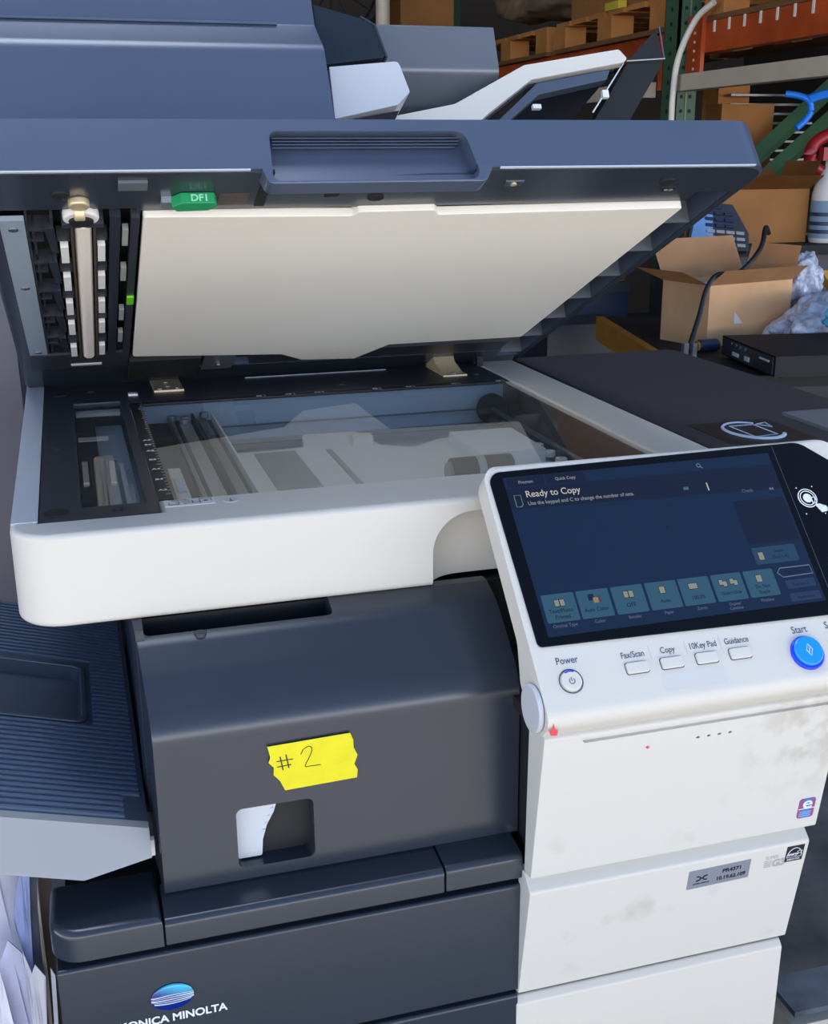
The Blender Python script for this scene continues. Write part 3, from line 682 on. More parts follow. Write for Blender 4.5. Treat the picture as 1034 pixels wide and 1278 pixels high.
# scan section at the left of the underside
bx('scan_bay', (.012, .110, -.535, -.150, .0100, .0125), M['matte'], lid, 0, local=True)
sp_ = bx('scan_plate', (.0125, .0300, -.522, -.155, -.0030, .0010), mat('blue_grey_sheet_metal', (158, 172, 186), .35, metal=.2, var=.05), lid, .0006, local=True, label='flat grey metal plate')
for y in (-.505, -.37, -.165): cyl('plate_screw', (.0215, y, -.0034), .0035, .0012, M['steel'], lid, bevel=.0004, local=True)
bm = newbm()
for k in range(5):
    y = -.50+.072*k
    box(bm, .0320, .0480, y, y+.004, -.0015, .0100); box(bm, .0320, .0420, y+.026, y+.029, .0000, .0100); box(bm, .0340, .0360, y, y+.06, .0010, .0100)
box(bm, .0305, .0320, -.52, -.155, -.002, .0100); box(bm, .0480, .0500, -.52, -.155, -.001, .0100)
finish('guide_rib', bm, M['black'], lid, bevel=.0003, local=True)
for k in range(5):
    y = -.505+.073*k
    bm = newbm(); prism(bm, [(.0430, y), (.0500, y), (.0520, y+.052), (.0470, y+.052)], 'z', -.0030, .0040); finish('guide_flap', bm, M['dark'], lid, local=True)
cyl('scan_roller', (.0712, -.3290, .0000), .0066, .372, M['roller'], lid, 'y', bevel=.0025, local=True, label='long white roller')
bm = newbm(); box(bm, .0620, .0640, -.520, -.140, -.0050, .0060); box(bm, .0785, .0805, -.520, -.140, -.0050, .0060); finish('roller_guide', bm, M['brownmetal'], lid, local=True)
ys = (-.4700, -.4000, -.3300, -.2650, -.1850)
for i, y in enumerate(ys):
    bx('roller_pad', (.0535, .0595, y, y+.035, -.0050, .0020), M['pad'], lid, .0022, local=True)
    bx('roller_pad', (.0815, .0872, y-.002, y+.033, -.0050, .0020), M['pad'], lid, .0022, local=True)
    bx('pad_holder', (.0515, .0615, y-.018, y-.006, -.0020, .0060), M['black'], lid, .0008, local=True)
    bx('pad_holder', (.0810, .0890, y-.018, y-.006, -.0020, .0060), M['black'], lid, .0008, local=True)
for y in (-.500, -.415, -.300, -.225):
    bx('roller_pad', (.1000, .1045, y, y+.033, -.0035, .0020), M['greypad'], lid, .002, local=True)
bx('guide_plate', (.0905, .0985, -.525, -.150, -.0030, .0060), M['dark'], lid, .0008, local=True)
bx('guide_plate', (.1060, .1120, -.525, -.150, -.0040, .0060), M['black'], lid, .0008, local=True)
bx('clip', (.1060, .1120, -.342, -.322, -.0060, .0000), M['lime'], lid, .0006, local=True, label='lime green clip')
# gold catch at the top of the roller
cyl('catch', (.0690, -.5520, -.0030), .0075, .0060, M['gold'], lid, bevel=.0015, local=True)
cyl('catch', (.0690, -.5380, -.0040), .0060, .0080, M['gold'], lid, 'x', bevel=.0015, local=True)
cyl('catch_ring', (.0700, -.5260, -.0010), .0130, .0080, M['pad'], lid, bevel=.002, local=True)
cyl('catch_ring', (.0700, -.5240, -.0040), .0090, .0060, M['matte'], lid, bevel=.002, local=True)
bx('catch_block', (.0560, .0860, -.5200, -.5130, -.0060, .0080), M['black'], lid, .001, local=True)
bx('sensor_window', (.0960, .1160, -.5850, -.5720, -.0025, .0020), M['grey'], lid, .001, local=True)
bx('scan_end_frame', (.0120, .1120, -.150, -.095, -.0030, .0080), M['black'], lid, .001, local=True)
bx('part_label', (.0520, .0840, -.1130, -.1060, -.0036, -.0028), M['label'], lid, 0, local=True)
bx('lid_cross_bar', (.1130, .1900, -.120, -.045, -.0060, .0080), M['matte'], lid, .001, local=True)
bx('lid_cross_plate', (.1950, .2300, -.115, -.050, -.0010, .0080), M['grey'], lid, .0006, local=True)
cyl('lid_screw', (.2130, -.070, -.0020), .003, .002, M['steel'], lid, bevel=.0004, local=True)
bx('lid_hinge_cover', (.2500, .5600, -.100, -.010, .0000, .0080), M['black'], lid, .001, local=True)

# --- document feeder on the lid
afp = [(-.5340, .0400), (-.5260, .1330), (-.5120, .1520), (-.504, .1640), (-.500, .2050), (-.440, .2250), (-.150, .2250), (-.150, .0400)]
af = pr('document_feeder', afp, 'x', -.004, .2680, M['lid'], lid, .013, 'slate grey document feeder box on the lid', local=True, seg=4, rad=[.001, .022, .006, .004, .015, .02, .01, .001])
bx('feeder_seam', (.0, .2360, -.5075, -.5030, .1620, .1640), M['steel'], lid, .0004, local=True)
lp('feeder_window', fillet([(.2690, .1320), (.3260, .1400), (.3190, .1680), (.3080, .1740), (.2690, .1850)], [.001, .003, .004, .004, .001], 5), -.5000, -.4000, M['smoke'], .0015, label='smoked translucent feeder cover')
lp('feeder_window_frame', fillet([(.3255, .1400), (.3275, .1400), (.3205, .1685), (.3085, .1760), (.3080, .1742), (.3188, .1675)], .0004, 2), -.5005, -.4000, M['black'], .0004)
lp('document_guide', fillet([(.2760, .0860), (.3310, .0985), (.3430, .1100), (.3360, .1370), (.2765, .1310)], [.001, .002, .003, .004, .001], 5), -.5000, -.4300, M['grayw'], .0015, label='pale grey document guide')
lp('guide_under', [(.2800, .0700), (.3180, .0700), (.3330, .0960), (.2800, .0860)], -.4950, -.4400, M['matte'], 0)
gbp = [(-.450, .1990), (-.450, .1560), (-.425, .1350), (-.340, .0950), (-.300, .0950), (-.300, .1990)]
gb = pr('input_tray_box', gbp, 'x', .3250, .4460, M['grey'], lid, .002, 'mid grey tray box', local=True, rad=[.003, .010, .01, .001, .001, .003])
# white sloping document tray
lp('document_tray', fillet([(.3300, .1060), (.3950, .1190), (.4650, .1560), (.5610, .1730), (.5680, .1640), (.5640, .1600), (.4700, .1420), (.4250, .1100), (.4000, .0900), (.3300, .0900)], [.001, .006, .010, .004, .002, .001, .01, .01, .004, .001], 5), -.4620, -.4520, M['white'], .0015, label='white sloping document tray rail')
lp('tray_floor', fillet([(.3400, .0950), (.4250, .1080), (.4700, .1400), (.5600, .1580), (.5560, .1620), (.4680, .1450), (.4200, .1130), (.3400, .1000)], .001, 2), -.4520, -.1800, M['dark'], 0)
lp('tray_flap', fillet([(.4300, .1010), (.4400, .1010), (.4760, .1290), (.5450, .1440), (.5500, .1540), (.4760, .1400)], .001, 2), -.4600, -.4480, M['blue_tray'], .0005)
lp('tray_stop', fillet([(.5200, .0950), (.5550, .0950), (.6080, .1640), (.5700, .1620)], [.001, .001, .002, .001], 3), -.4560, -.4300, M['matte'], .0008, label='black flap at the end of the document tray')
lp('tray_stop', fillet([(.5700, .1640), (.6100, .1660), (.6085, .1990)], [.001, .0022, .001], 3), -.4520, -.4380, M['matte'], .0008)
bm = newbm(); tubebm(bm, [(.5690, -.4580, .1635), (.6085, -.4580, .1665), (.6090, -.4560, .1990)], .0009, 6); tubebm(bm, [(.5640, -.4600, .1600), (.5260, -.4600, .1120)], .0007, 6); finish('stop_rim', bm, M['steel'], lid, local=True)
bx('tray_hook', (.5380, .5440, -.4620, -.4580, .1260, .1330), M['pad'], lid, .001, local=True); bx('tray_hook', (.4680, .4760, -.4620, -.4580, .1150, .1190), M['pad'], lid, .001, local=True)
bx('feeder_hump', (.560, .585, -.30, -.26, .040, .085), M['lid'], lid, .004, local=True)

# ------------------------------------------------------------------ control panel (own frame: x right, y up the slope, z out of the face)
PO = Vector((.350, -.16414, .80414)); PM = Matrix.Translation(PO) @ Matrix.Rotation(R(45), 4, 'X')
# body: profile in (y, z) of the panel frame, swept in x
s2 = math.sqrt(.5)
def w2p(y, z): # world y,z -> panel y,z
    dy, dz = y-PO.y, z-PO.z; return (dy*s2+dz*s2, -dy*s2+dz*s2)
prof = fillet([(.2070, .000), (.0010, .000), (.0005, -.0220), (.0120, -.0350), (.0450, -.0345), (.0700, -.0200), (.2070, -.0195)], [.006, .015, .006, .004, .01, .02, .006], 8)
PX0, PX1 = -.0080, .3060
bm = newbm(); prism(bm, prof, 'x', PX0, PX1)
pb = finish('control_panel', bm, M['white'], cop, 'white tilted control panel', mw=PM)
# round the upper corners with a cutter
def corner_cut(x, y, sx):
    bm = newbm(); pts = [(x, y), (x-sx*.05, y), (x-sx*.05, y+.05), (x, y+.05)]
    r = .016
    arc = [(x-sx*0+0, y)] ; return bm
def ccut(cx, cy, sx, r=.017):
    pts = [(cx, cy+.0)]
    pts = [(cx+sx*r*math.cos(a), cy+r*math.sin(a)) for a in [math.pi/2*k/10 for k in range(11)]]
    pts += [(cx-sx*0, cy+r+.02), (cx+sx*(r+.02), cy+r+.02), (cx+sx*(r+.02), cy)]
    bm = newbm(); prism(bm, pts, 'z', -.08, .05); bmesh.ops.recalc_face_normals(bm, faces=bm.faces)
    o = finish('c', bm, None); o.matrix_world = PM; return o
boolean(pb, [ccut(PX0+.017, .2070-.017, -1), ccut(PX1-.030, .2070-.030, 1, .030)])
md = pb.modifiers.new('bevel', 'BEVEL'); md.width = .0035; md.segments = 3; md.limit_method = 'ANGLE'; md.angle_limit = R(40)
# pivot caps
cyl('pivot_cap', (-.0105, .0205, -.0175), .0172, .004, M['grayw'], pb, 'x', bevel=.0012, n=40, local=True)
cyl('pivot_barrel', (.150, .0195, -.0180), .0155, .3160, M['white'], pb, 'x', bevel=.001, n=40, local=True)
# black gloss face
gl_ = plate('screen_glass', fillet([(-.0018, .0575), (.3010, .0520), (.3010, .1720), (.2660, .2030), (-.0045, .1990)], [.004, .004, .02, .018, .010], 8), [], .0000, .0012, M['screen_glass'], pb, bev=.0003, local=True, label='black gloss glass face of the panel')
Z0 = .0013
def flat(name, pts, m, par, z=Z0, th=.00008):
    bm = newbm(); prism(bm, pts, 'z', z, z+th); return finish(name, bm, m, par, local=True)
sb = emis('screen_blue_glow', (12, 44, 88), .5); 
disp = flat('display', [(.0075, .0638), (.2345, .0648), (.2350, .1952), (.0062, .1936)], sb, pb)
disp['label'] = 'lit dark blue touch display'
Z1, Z2 = Z0+.0001, Z0+.0002
nav = emis('screen_navy_glow', (10, 22, 58), .6)
flat('title_bar', [(.0068, .1665), (.2240, .1625), (.2345, .1625), (.2345, .1850), (.0066, .1838)], nav, disp, Z1)
flat('screen_tab', [(.0085, .1850), (.0385, .1850), (.0385, .1930), (.0085, .1930)], nav, disp, Z1)
flat('screen_tab', [(.0400, .1850), (.0720, .1850), (.0720, .1935), (.0400, .1935)], nav, disp, Z1)
flat('status_block', [(.1880, .1170), (.2330, .1170), (.2330, .1550), (.1880, .1550)], nav, disp, Z1)
btn = emis('screen_button_glow', (62, 108, 138), .62)
btn2 = emis('screen_side_button_glow', (44, 70, 112), .6)
BX0 = (.0100, .0370, .0645, .0920, .1190, .1465, .1740)
for x in BX0:
    flat('screen_button', rrect(x, x+.0252, .0740, .0958, .001, 2), btn, disp, Z1)
flat('screen_button', rrect(.1885, .2260, .0998, .1140, .001, 2), emis('screen_info_glow', (44, 84, 118), .6), disp, Z1)
flat('screen_button', rrect(.2065, .2315, .0775, .0845, .0006, 2), btn2, disp, Z1)
flat('screen_button', rrect(.2060, .2320, .0670, .0738, .0006, 2), btn2, disp, Z1)
bm = newbm(); tubebm(bm, [(.2028, .0914, Z2), (.2060, .0950, Z2), (.2320, .0950, Z2), (.2325, .0880, Z2), (.2065, .0874, Z2)], .0003, 5, closed=True)
finish('screen_tab_outline', bm, emis('screen_outline_glow', (150, 165, 185), .6), disp, local=True)
wt_ = emis('screen_text_white', (215, 215, 205), .75); dm_ = emis('screen_text_dim', (105, 120, 150), .6); dk_ = emis('screen_text_dark', (22, 42, 74), .5)
def txt(items, m, name, par=disp, z=Z2):
    lst = []
    for s, x, y, size, al in items:
        lst.append((text_mesh(s, size, .95, al, .00004, .00005), T(x, y, z)))
    return link(name, join_meshes(lst), m, par, local=True)
txt([('Ready to Copy', .0205, .1755, .0077, 'LEFT'), ('1', .1690, .1668, .0100, 'LEFT')], wt_, 'screen_text')
txt([('Use the keypad and C to change the number of sets.', .0205,   .1688, .0043, 'LEFT'), ('Program', .0235, .1875, .0036, 'CENTER'), ('Quick Copy', .0560, .1878, .0036, 'CENTER')], emis('screen_text_soft', (165, 170, 175), .65), 'screen_text')
txt([('No. of Sets', .1500, .1790, .0034, 'CENTER'), ('Original', .0400, .1560, .0045, 'CENTER'), ('Output', .1330, .1570, .0045, 'CENTER')], dk_, 'screen_text')
txt([('Check', .2040, .1620, .0040, 'CENTER'), ('Original Type', .0225, .0700, .0036, 'CENTER'), ('Color', .0495, .0700, .0036, 'CENTER'), ('Booklet', .0770, .0700, .0034, 'CENTER'), ('Paper', .1045, .0700, .0034, 'CENTER'), ('Zoom', .1315, .0700, .0034, 'CENTER'),
     ('Duplex/', .1590, .0702, .0032, 'CENTER'), ('Combine', .1590, .0668, .0032, 'CENTER'), ('Finishing', .1865, .0700, .0034, 'CENTER')], dm_, 'screen_text')
txt([('Text/Photo', .0226, .0812, .0043, 'CENTER'), ('Printed', .0226, .0764, .0043, 'CENTER'), ('Auto Color', .0496, .0790, .0042, 'CENTER'), ('OFF', .0771, .0790, .0046, 'CENTER'), ('Auto', .1046, .0790, .0042, 'CENTER'), ('100.0%', .1316, .0785, .0042, 'CENTER'),
     ('1Side>1Side', .1591, .0790, .0038, 'CENTER'), ('Do Not', .1866, .0810, .0040, 'CENTER'), ('Staple', .1866, .0765, .0040, 'CENTER'), ('Staple', .2110, .1085, .0036, 'CENTER'), ('(Top Left)', .2110, .1035, .0036, 'CENTER'),
     ('Function 1', .2185, .0900, .0034, 'CENTER'), ('Function 2', .2190, .0795, .0034, 'CENTER'), ('Application', .2190, .0690, .0034, 'CENTER')], dk_, 'screen_text')
# icons
ic_l = emis('screen_icon_light', (175, 180, 165), .6); ic_d = emis('screen_icon_dark', (18, 28, 46), .5)
def page(x, y, w=.0034, h=.0048):
    flat('screen_icon', rrect(x-.0004, x+w+.0004, y-.0004, y+h+.0004, .0003, 2), ic_d, disp, Z2-.00005)
    flat('screen_icon', rrect(x, x+w, y, y+h, .0002, 2), ic_l, disp, Z2)
for q in ((.0190, .0862), (.0232, .0862), (.0735, .0865), (.0777, .0865), (.1025, .0865, .0042, .0052), (.1265, .0870, .0070, .0042), (.1520, .0872, .003, .004), (.1550, .0858, .003, .004),
          (.1610, .0872, .003, .004), (.1640, .0858, .003, .004), (.1835, .0860, .0045, .0055), (.1925, .1035, .0042, .0062)): page(*q)
flat('screen_icon', rrect(.0455, .0500, .0875, .0925, .0003, 2), emis('screen_icon_navy', (18, 34, 80), .6), disp, Z2)
flat('screen_icon', rrect(.0490, .0530, .0855, .0895, .0003, 2), emis('screen_icon_tan', (190, 165, 110), .6), disp, Z2+.00006)
flat('screen_icon', rrect(.0522, .0550, .0860, .0905, .0003, 2), emis('screen_icon_brown', (95, 75, 90), .6), disp, Z2+.00003)
bm = newbm(); tubebm(bm, [(.0112, .1680, Z2), (.0150, .1680, Z2), (.0165, .1695, Z2), (.0165, .1778, Z2), (.0112, .1778, Z2)], .0003, 5, closed=True)
tubebm(bm, [(.1700+.0016*math.cos(R(a)), .1895+.0016*math.sin(R(a)), Z2) for a in range(0, 360, 30)], .0003, 5, closed=True); tubebm(bm, [(.1712, .1884, Z2), (.1728, .1868, Z2)], .0003, 5)
for x in (.2232, .2254):
    prism(bm, [(x, .1630), (x+.0020, .1644), (x+.0020, .1616)], 'z', Z2, Z2+.0001)
for k in range(4): box(bm, .1505+.0011*k, .1511+.0011*k, .1690, .1716, Z2, Z2+.0001)
finish('screen_icon', bm, emis('screen_icon_line', (130, 160, 165), .6), disp, local=True)
bm = newbm(); prism(bm, [(.1240, .1375), (.1275, .1390), (.1255, .1410)], 'z', Z2, Z2+.0001); finish('screen_icon', bm, ic_d, disp, local=True)
# touch mark on the right bezel
wp = M['whiteprint']
bm = newbm()
for r_, t_ in ((.0062, .00035), (.0048, .0003)):
    tubebm(bm, [(.2540+r_*math.cos(R(a)), .1515+r_*math.sin(R(a)), Z0) for a in range(0, 360, 15)], t_, 5, closed=True)
cylbm(bm, (.2540, .1515, Z0), .0030, .0003, 'z', 20)
tubebm(bm, [(.2563, .1475, Z0+.0003), (.2592, .1482, Z0+.0003), (.2590, .1520, Z0+.0003), (.2562, .1513, Z0+.0003)], .0004, 5, closed=True)
for k in range(4):
    tubebm(bm, [(.2590+.0006*k, .1432, Z0+.0003), (.2604+.0012*k, .1466-.0006*k, Z0+.0003)], .0007, 6)
prism(bm, fillet([(.2570, .1470), (.2600, .1410), (.2640, .1415), (.2650, .1440), (.2600, .1470)], .0006, 3), 'z', Z0, Z0+.0003)
for x, y in ((.2490, .1590), (.2600, .1590), (.2490, .1410), (.2620, .1400)): cylbm(bm, (x, y, Z0), .0004, .0003, 'z', 8)
bmesh.ops.scale(bm, verts=bm.verts, vec=(1.3, 1.3, 1), space=Matrix.Translation((-.2535, -.1510, 0)))
finish('touch_mark', bm, wp, pb, local=True)
me = text_mesh('A', .0085, 1.0, 'LEFT', .0001, .0004); me.transform(T(.2490, .0930, Z0)); link('bezel_print', me, wp, pb, local=True)
bm = newbm(); box(bm, .2405, .2408, .056, .2010, .0012, .00135); finish('bezel_line', bm, M['steel'], pb, local=True)
# keys
def key(x, y):
    o = plate('function_key', rrect(x-.0085, x+.0085, y-.0040, y+.0040, .0016, 5), [], -.0005, .0022, M['white'], pb, bev=.0007, local=True)
    plate('key_groove', rrect(x-.0091, x+.0091, y-.0046, y+.0046, .0019, 5), [], -.0003, .0002, M['print'], pb, local=True)
for x in (.0670, .0943, .1223, .1496): key(x, .0335)
lst = []
for s, x in (('Fax/Scan', .0665), ('Copy', .0940), ('10Key Pad', .1223), ('Guidance', .1500)): lst.append((text_mesh(s, .0066, .80, 'CENTER', .00005, .00005), T(x, .0415, .0002)))
lst.append((text_mesh('Power', .0074, .86, 'CENTER', .00005, .00005), T(.0165, .0435, .0002)))
lst.append((text_mesh('Start', .0078, .86, 'CENTER', .00005, .00005), T(.2035, .0427, .0002)))
lst.append((text_mesh('S', .0078, .86, 'LEFT', .00005, .00005), T(.2255, .0432, .0002)))
for q in lst: link('key_lettering', join_meshes([q]), M['print'], pb, local=True)
bm = newbm()
for x in (.0800, .1085, .1365): box(bm, x, x+.0003, .0385, .0485, 0, .0001)
finish('key_divider', bm, mat('faint_grey_print', (170, 175, 185), .5, var=0), pb, local=True)
pw = cyl('power_button', (.0155, .0305, .0006), .0075, .0032, M['white'], pb, bevel=.001, n=40, local=True, label='round white power button')
bm = newbm(); tubebm(bm, [(.0155+.0086*math.cos(R(a)), .0305+.0086*math.sin(R(a)), .0003) for a in range(0, 360, 9)], .0004, 6, closed=True)
tubebm(bm, [(.0155+.0020*math.cos(R(a)), .0300+.0020*math.sin(R(a)), .0023) for a in range(130, 411, 20)], .00028, 5); tubebm(bm, [(.0155, .0300, .0023), (.0155, .0328, .0023)], .00028, 5)
finish('power_symbol', bm, M['print'], pb, local=True)
bm = newbm(); tubebm(bm, [(.0155+.0068*math.cos(R(a)), .0305+.0068*math.sin(R(a)), .0021) for a in range(65, 125, 8)], .0006, 6); finish('power_light', bm, M['deepblue'], pb, local=True)
cyl('start_ring', (.2027, .0265, .0008), .0132, .0036, M['deepblue'], pb, bevel=.0012, n=48, local=True)
cyl('start_button', (.2027, .0272, .0030), .0114, .0034, M['bluebtn'], pb, bevel=.0012, n=48, local=True, label='round bright blue start button')
bm = newbm(); tubebm(bm, [(.2027, .0320, .0049), (.2052, .0275, .0049), (.2027, .0230, .0049), (.2002, .0275, .0049)], .0003, 5, closed=True)
tubebm(bm, [(.2022, .0258, .0049), (.2032, .0292, .0049)], .0003, 5)
finish('start_symbol', bm, wp, pb, local=True)
bm = newbm(); prism(bm, rrect(.0830, .1330, .0135, .0270, .001, 3), 'z', 0, .0001); finish('label_residue', bm, mat('faded_label_residue', (203, 201, 196), .5, var=.01), pb, local=True)
# red tape scrap at the lower left corner
bm = newbm(); prism(bm, [(0, 0), (.0045, -.0005), (.0055, .003), (.003, .0045), (.0025, .008), (.0012, .004), (-.001, .003)], 'z', 0, .0006)
finish('red_tape_scrap', bm, M['red'], cop, 'small torn scrap of red tape', mw=Matrix.Translation((.3435, -.1605, .7965)) @ Matrix.Rotation(R(80), 4, 'X'))

# ------------------------------------------------------------------ output tray on the left side
TA = math.atan(.28)
def tz(x): return .7135+.28*(.0737-x)
TX0, TX1, TY0, TY1 = -.26, .0770, -.060, .353
tray_bm = newbm()
prism(tray_bm, [(TX0, tz(TX0)), (TX1, tz(TX1)), (TX1, tz(TX1)-.014), (.030, tz(TX1)-.018), (TX0, tz(TX0)-.024)], 'y', TY0+.006, TY1)
tray = finish('output_tray', tray_bm, M['blue_tray'], cop, 'navy grey ribbed paper output tray', bevel=.003)
fm = newbm()   # flared front skirt of the tray, its pale tone painting in reflected sky
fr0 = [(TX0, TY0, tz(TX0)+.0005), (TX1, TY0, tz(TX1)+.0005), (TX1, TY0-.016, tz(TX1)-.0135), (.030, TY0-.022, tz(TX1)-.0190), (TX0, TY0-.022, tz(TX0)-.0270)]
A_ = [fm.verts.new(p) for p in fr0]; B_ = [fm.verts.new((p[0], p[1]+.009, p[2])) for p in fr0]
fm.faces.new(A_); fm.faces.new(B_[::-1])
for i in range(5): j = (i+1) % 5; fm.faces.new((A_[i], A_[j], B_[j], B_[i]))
finish('tray_skirt', fm, mat('skirt_painted_reflection', (160, 160, 160), .4, var=.02), cop, 'flared front skirt of the tray, pale with painted sky reflection', bevel=.0015)
TMX = Matrix.Translation((0, 0, tz(0))) @ Matrix.Rotation(TA, 4, 'Y')
ct = bpy.data.objects.new('c', plate_mesh(rrect(-.20, .036, .100, .208, .008), [], -.012, .02, 0)); COL.objects.link(ct); ct.matrix_world = TMX
boolean(tray, [ct])
bm = newbm()
n_r = 0
y = -.0480
while y < .345:
    x1 = .0630 if y < -.02 else .0755
    if .090 < y < .218:
        box(bm, .0450, x1, y, y+.0034, -.0004, .0017)
    else: box(bm, -.26, x1, y, y+.0034, -.0004, .0017)
    y += .0080
finish('tray_rib', bm, mat('tray_rib_highlight', (104, 118, 138), .25, var=.02), cop, bevel=.0009, seg=2, mw=TMX)  # ribs lighter than the tray, their highlights painted into the colour
plate('recess_rim', rrect(-.204, .0400, .0960, .2120, .010), [rrect(-.1995, .0355, .1005, .2075, .008)], -.0005, .0022, M['blue_tray'], cop, bev=.0009).matrix_world = TMX
bx('tray_latch', (.0770, .0800, -.060, -.055, .690, .703), M['pad'], cop, .0006)
bx('tray_mount', (.055, .0860, .0, .34, .66, .690), M['core'], cop, .001)
# upper side wall between tray and cover
bx('exit_guard', (.0800, .0860, -.02, .34, .690, .846), M['dark'], cop, .001)

# ================================================================== things around
# hanging papers and bags left of the copier
def sheet_thing(name, pts_top, pts_bot, m, label, cat, thick=.002, wav=.006, seed=0):
    bm = newbm(); N, K = 14, 10; g = []
    random.seed(seed)
    tops = spline(pts_top, 6); bots = spline(pts_bot, 6)
    def samp(a, t):
        f = t*(len(a)-1); i = min(int(f), len(a)-2); return a[i].lerp(a[i+1], f-i)
    for j in range(K+1):
        row = []
        for i in range(N+1):
            p = samp(tops, i/N).lerp(samp(bots, i/N), j/K)
            d = noise.noise(p*28+Vector((seed*3.1, 0, 0)))*wav
            row.append(bm.verts.new(p+Vector((d*.6, d, 0))))
        g.append(row)
    for j in range(K):
        for i in range(N): bm.faces.new((g[j][i], g[j][i+1], g[j+1][i+1], g[j+1][i]))
    ext = bmesh.ops.solidify(bm, geom=bm.faces[:], thickness=thick)
    o = finish(name, bm, m, smooth=60); tag(o, label, cat); return o
W1 = mat('crumpled_white_bag', (196, 200, 220), .55, var=.12, scale=25)
W2 = mat('bluish_plastic_sleeve', (140, 155, 205), .35, var=.1, scale=10)
W4 = mat('dark_grey_folder', (92, 100, 116), .5, var=.1, scale=20)
W1b = mat('lavender_white_paper', (186, 188, 214), .6, var=.12, scale=40)
W5 = mat('bright_white_paper', (222, 222, 234), .6, var=.05, scale=60)
W3b = mat('tan_paper_edge', (150, 140, 132), .7, var=.1)
W3 = mat('brown_paper_bag', (96, 84, 74), .8, var=.15)
def paper(name, y, pts, m, label, cat):
    # outline in (x, z); the sheet is cut into strips, gently bowed and carried down to the carton it stands in
    bm = newbm(); prism(bm, pts, 'y', y, y+.0012)
    bmesh.ops.triangulate(bm, faces=bm.faces[:]); bmesh.ops.subdivide_edges(bm, edges=bm.edges[:], cuts=5)
    for v in bm.verts: v.co.y += noise.noise(Vector((v.co.x*55, y*40, v.co.z*18)))*.007
    tag(finish(name, bm, m, smooth=70), label, cat)
paper('brown_paper_bag', 0.0300, [(-0.0402, 0.6568), (0.0011, 0.6398), (0.0004, 0.5936), (-0.0047, 0.4314), (-0.0649, 0.4482)], W3, 'drab brown paper bag standing furthest back under the output tray', 'paper bag')
paper('plastic_bag', 0.0120, [(-0.037, 0.6677), (-0.0215, 0.6604), (-0.0203, 0.6437), (-0.0271, 0.6234), (-0.029, 0.6055), (-0.0244, 0.5747), (-0.0206, 0.4523), (-0.0634, 0.4642)], W1, 'crumpled lavender grey plastic bag at the left edge of the picture under the tray', 'bag')
paper('grey_folder', 0.0000, [(-0.0164, 0.6509), (-0.0128, 0.6636), (-0.0061, 0.6609), (-0.007, 0.6275), (-0.0095, 0.5593), (-0.0177, 0.5673), (-0.0151, 0.6111)], W4, 'dark grey folder sheet standing between the blue sleeve and the thin papers', 'folder')
paper('plastic_sleeve', -0.0100, [(-0.0179, 0.6614), (-0.0147, 0.6705), (-0.0108, 0.6698), (-0.0141, 0.6537), (-0.0141, 0.6253), (-0.017, 0.5734), (-0.0201, 0.5771), (-0.0232, 0.5984), (-0.0254, 0.6277), (-0.0233, 0.6429)], W2, 'blue grey curved plastic sleeve bulging beside the grey folder', 'plastic sleeve')
paper('printed_paper', -0.0200, [(-0.0439, 0.5804), (-0.0312, 0.6134), (-0.0224, 0.5985), (-0.0188, 0.4809), (-0.0433, 0.4878)], W1b, 'white printed sheet leaning low at the left under the crumpled bag', 'paper')
paper('paper_stack', -0.0300, [(-0.0428, 0.5966), (-0.0391, 0.5885), (-0.0271, 0.4924), (-0.0426, 0.4967), (-0.0455, 0.5713)], W5, 'bundle of white paper edges slanting at the lower left corner of the picture', 'papers')
paper('folded_paper', -0.0260, [(-0.0216, 0.6043), (-0.0169, 0.583), (-0.0139, 0.5902), (-0.0074, 0.5792), (-0.0141, 0.4851), (-0.02, 0.4867), (-0.0193, 0.5586)], W5, 'bright white folded paper standing below the blue grey sleeve', 'paper')
paper('paper_strip', -0.0160, [(-0.0063, 0.6561), (-0.0067, 0.635), (-0.0063, 0.5733), (-0.0091, 0.4746), (-0.0115, 0.4753), (-0.0076, 0.5773), (-0.0078, 0.6353)], W3b, 'thin tan paper edge running down beside the dark grey folder', 'paper')
paper('paper_strip', -0.0180, [(-0.0037, 0.5816), (-0.0009, 0.5736), (-0.0053, 0.4754), (-0.0083, 0.4762)], W5, 'narrow white paper strip next to the charcoal corner of the copier', 'paper')
simple_box = newbm(); box(simple_box, -.16, -.004, -.06, .08, 0, .470); o = finish('paper_carton', simple_box, M['cardboard2'], bevel=.003); tag(o, 'brown carton on the floor below the frame holding the papers beside the copier', 'carton')

# stretch-wrapped grey load behind, left
bm = newbm(); box(bm, -.9, -.013, .75, 1.5, .0, 1.06)
bmesh.ops.subdivide_edges(bm, edges=bm.edges[:], cuts=14, use_grid_fill=True)
for v in bm.verts:
    d = noise.noise(v.co*5)*.012
    if v.co.z > .02 and v.co.x > -.5: v.co.y += d; v.co.x += -abs(d)*.6-.0
o = finish('wrapped_pallet_load', bm, M['wrapgrey'], smooth=60); tag(o, 'tall grey load in stretch wrap standing behind the left edge of the copier', 'wrapped load')

# mottled slab on the floor at right
bm = newbm(); prism(bm, [(-.25, -.032), (.25, -.032), (.25, .032), (-.25, .032)], 'z', .0, .075)
s = finish('paving_slab', bm, M['slabside'], bevel=.004, mw=Matrix.Translation((1.135, .268, .0)) @ RZ(-1)); tag(s, 'dark mottled stone slab lying on the floor right of the copier', 'stone slab')
bm = newbm(); prism(bm, [(-.252, -.034), (.252, -.034), (.252, .034), (-.252, .034)], 'z', .092, .100); t_ = finish('slab_face', bm, M['slabtop'], s, bevel=.003, local=True)

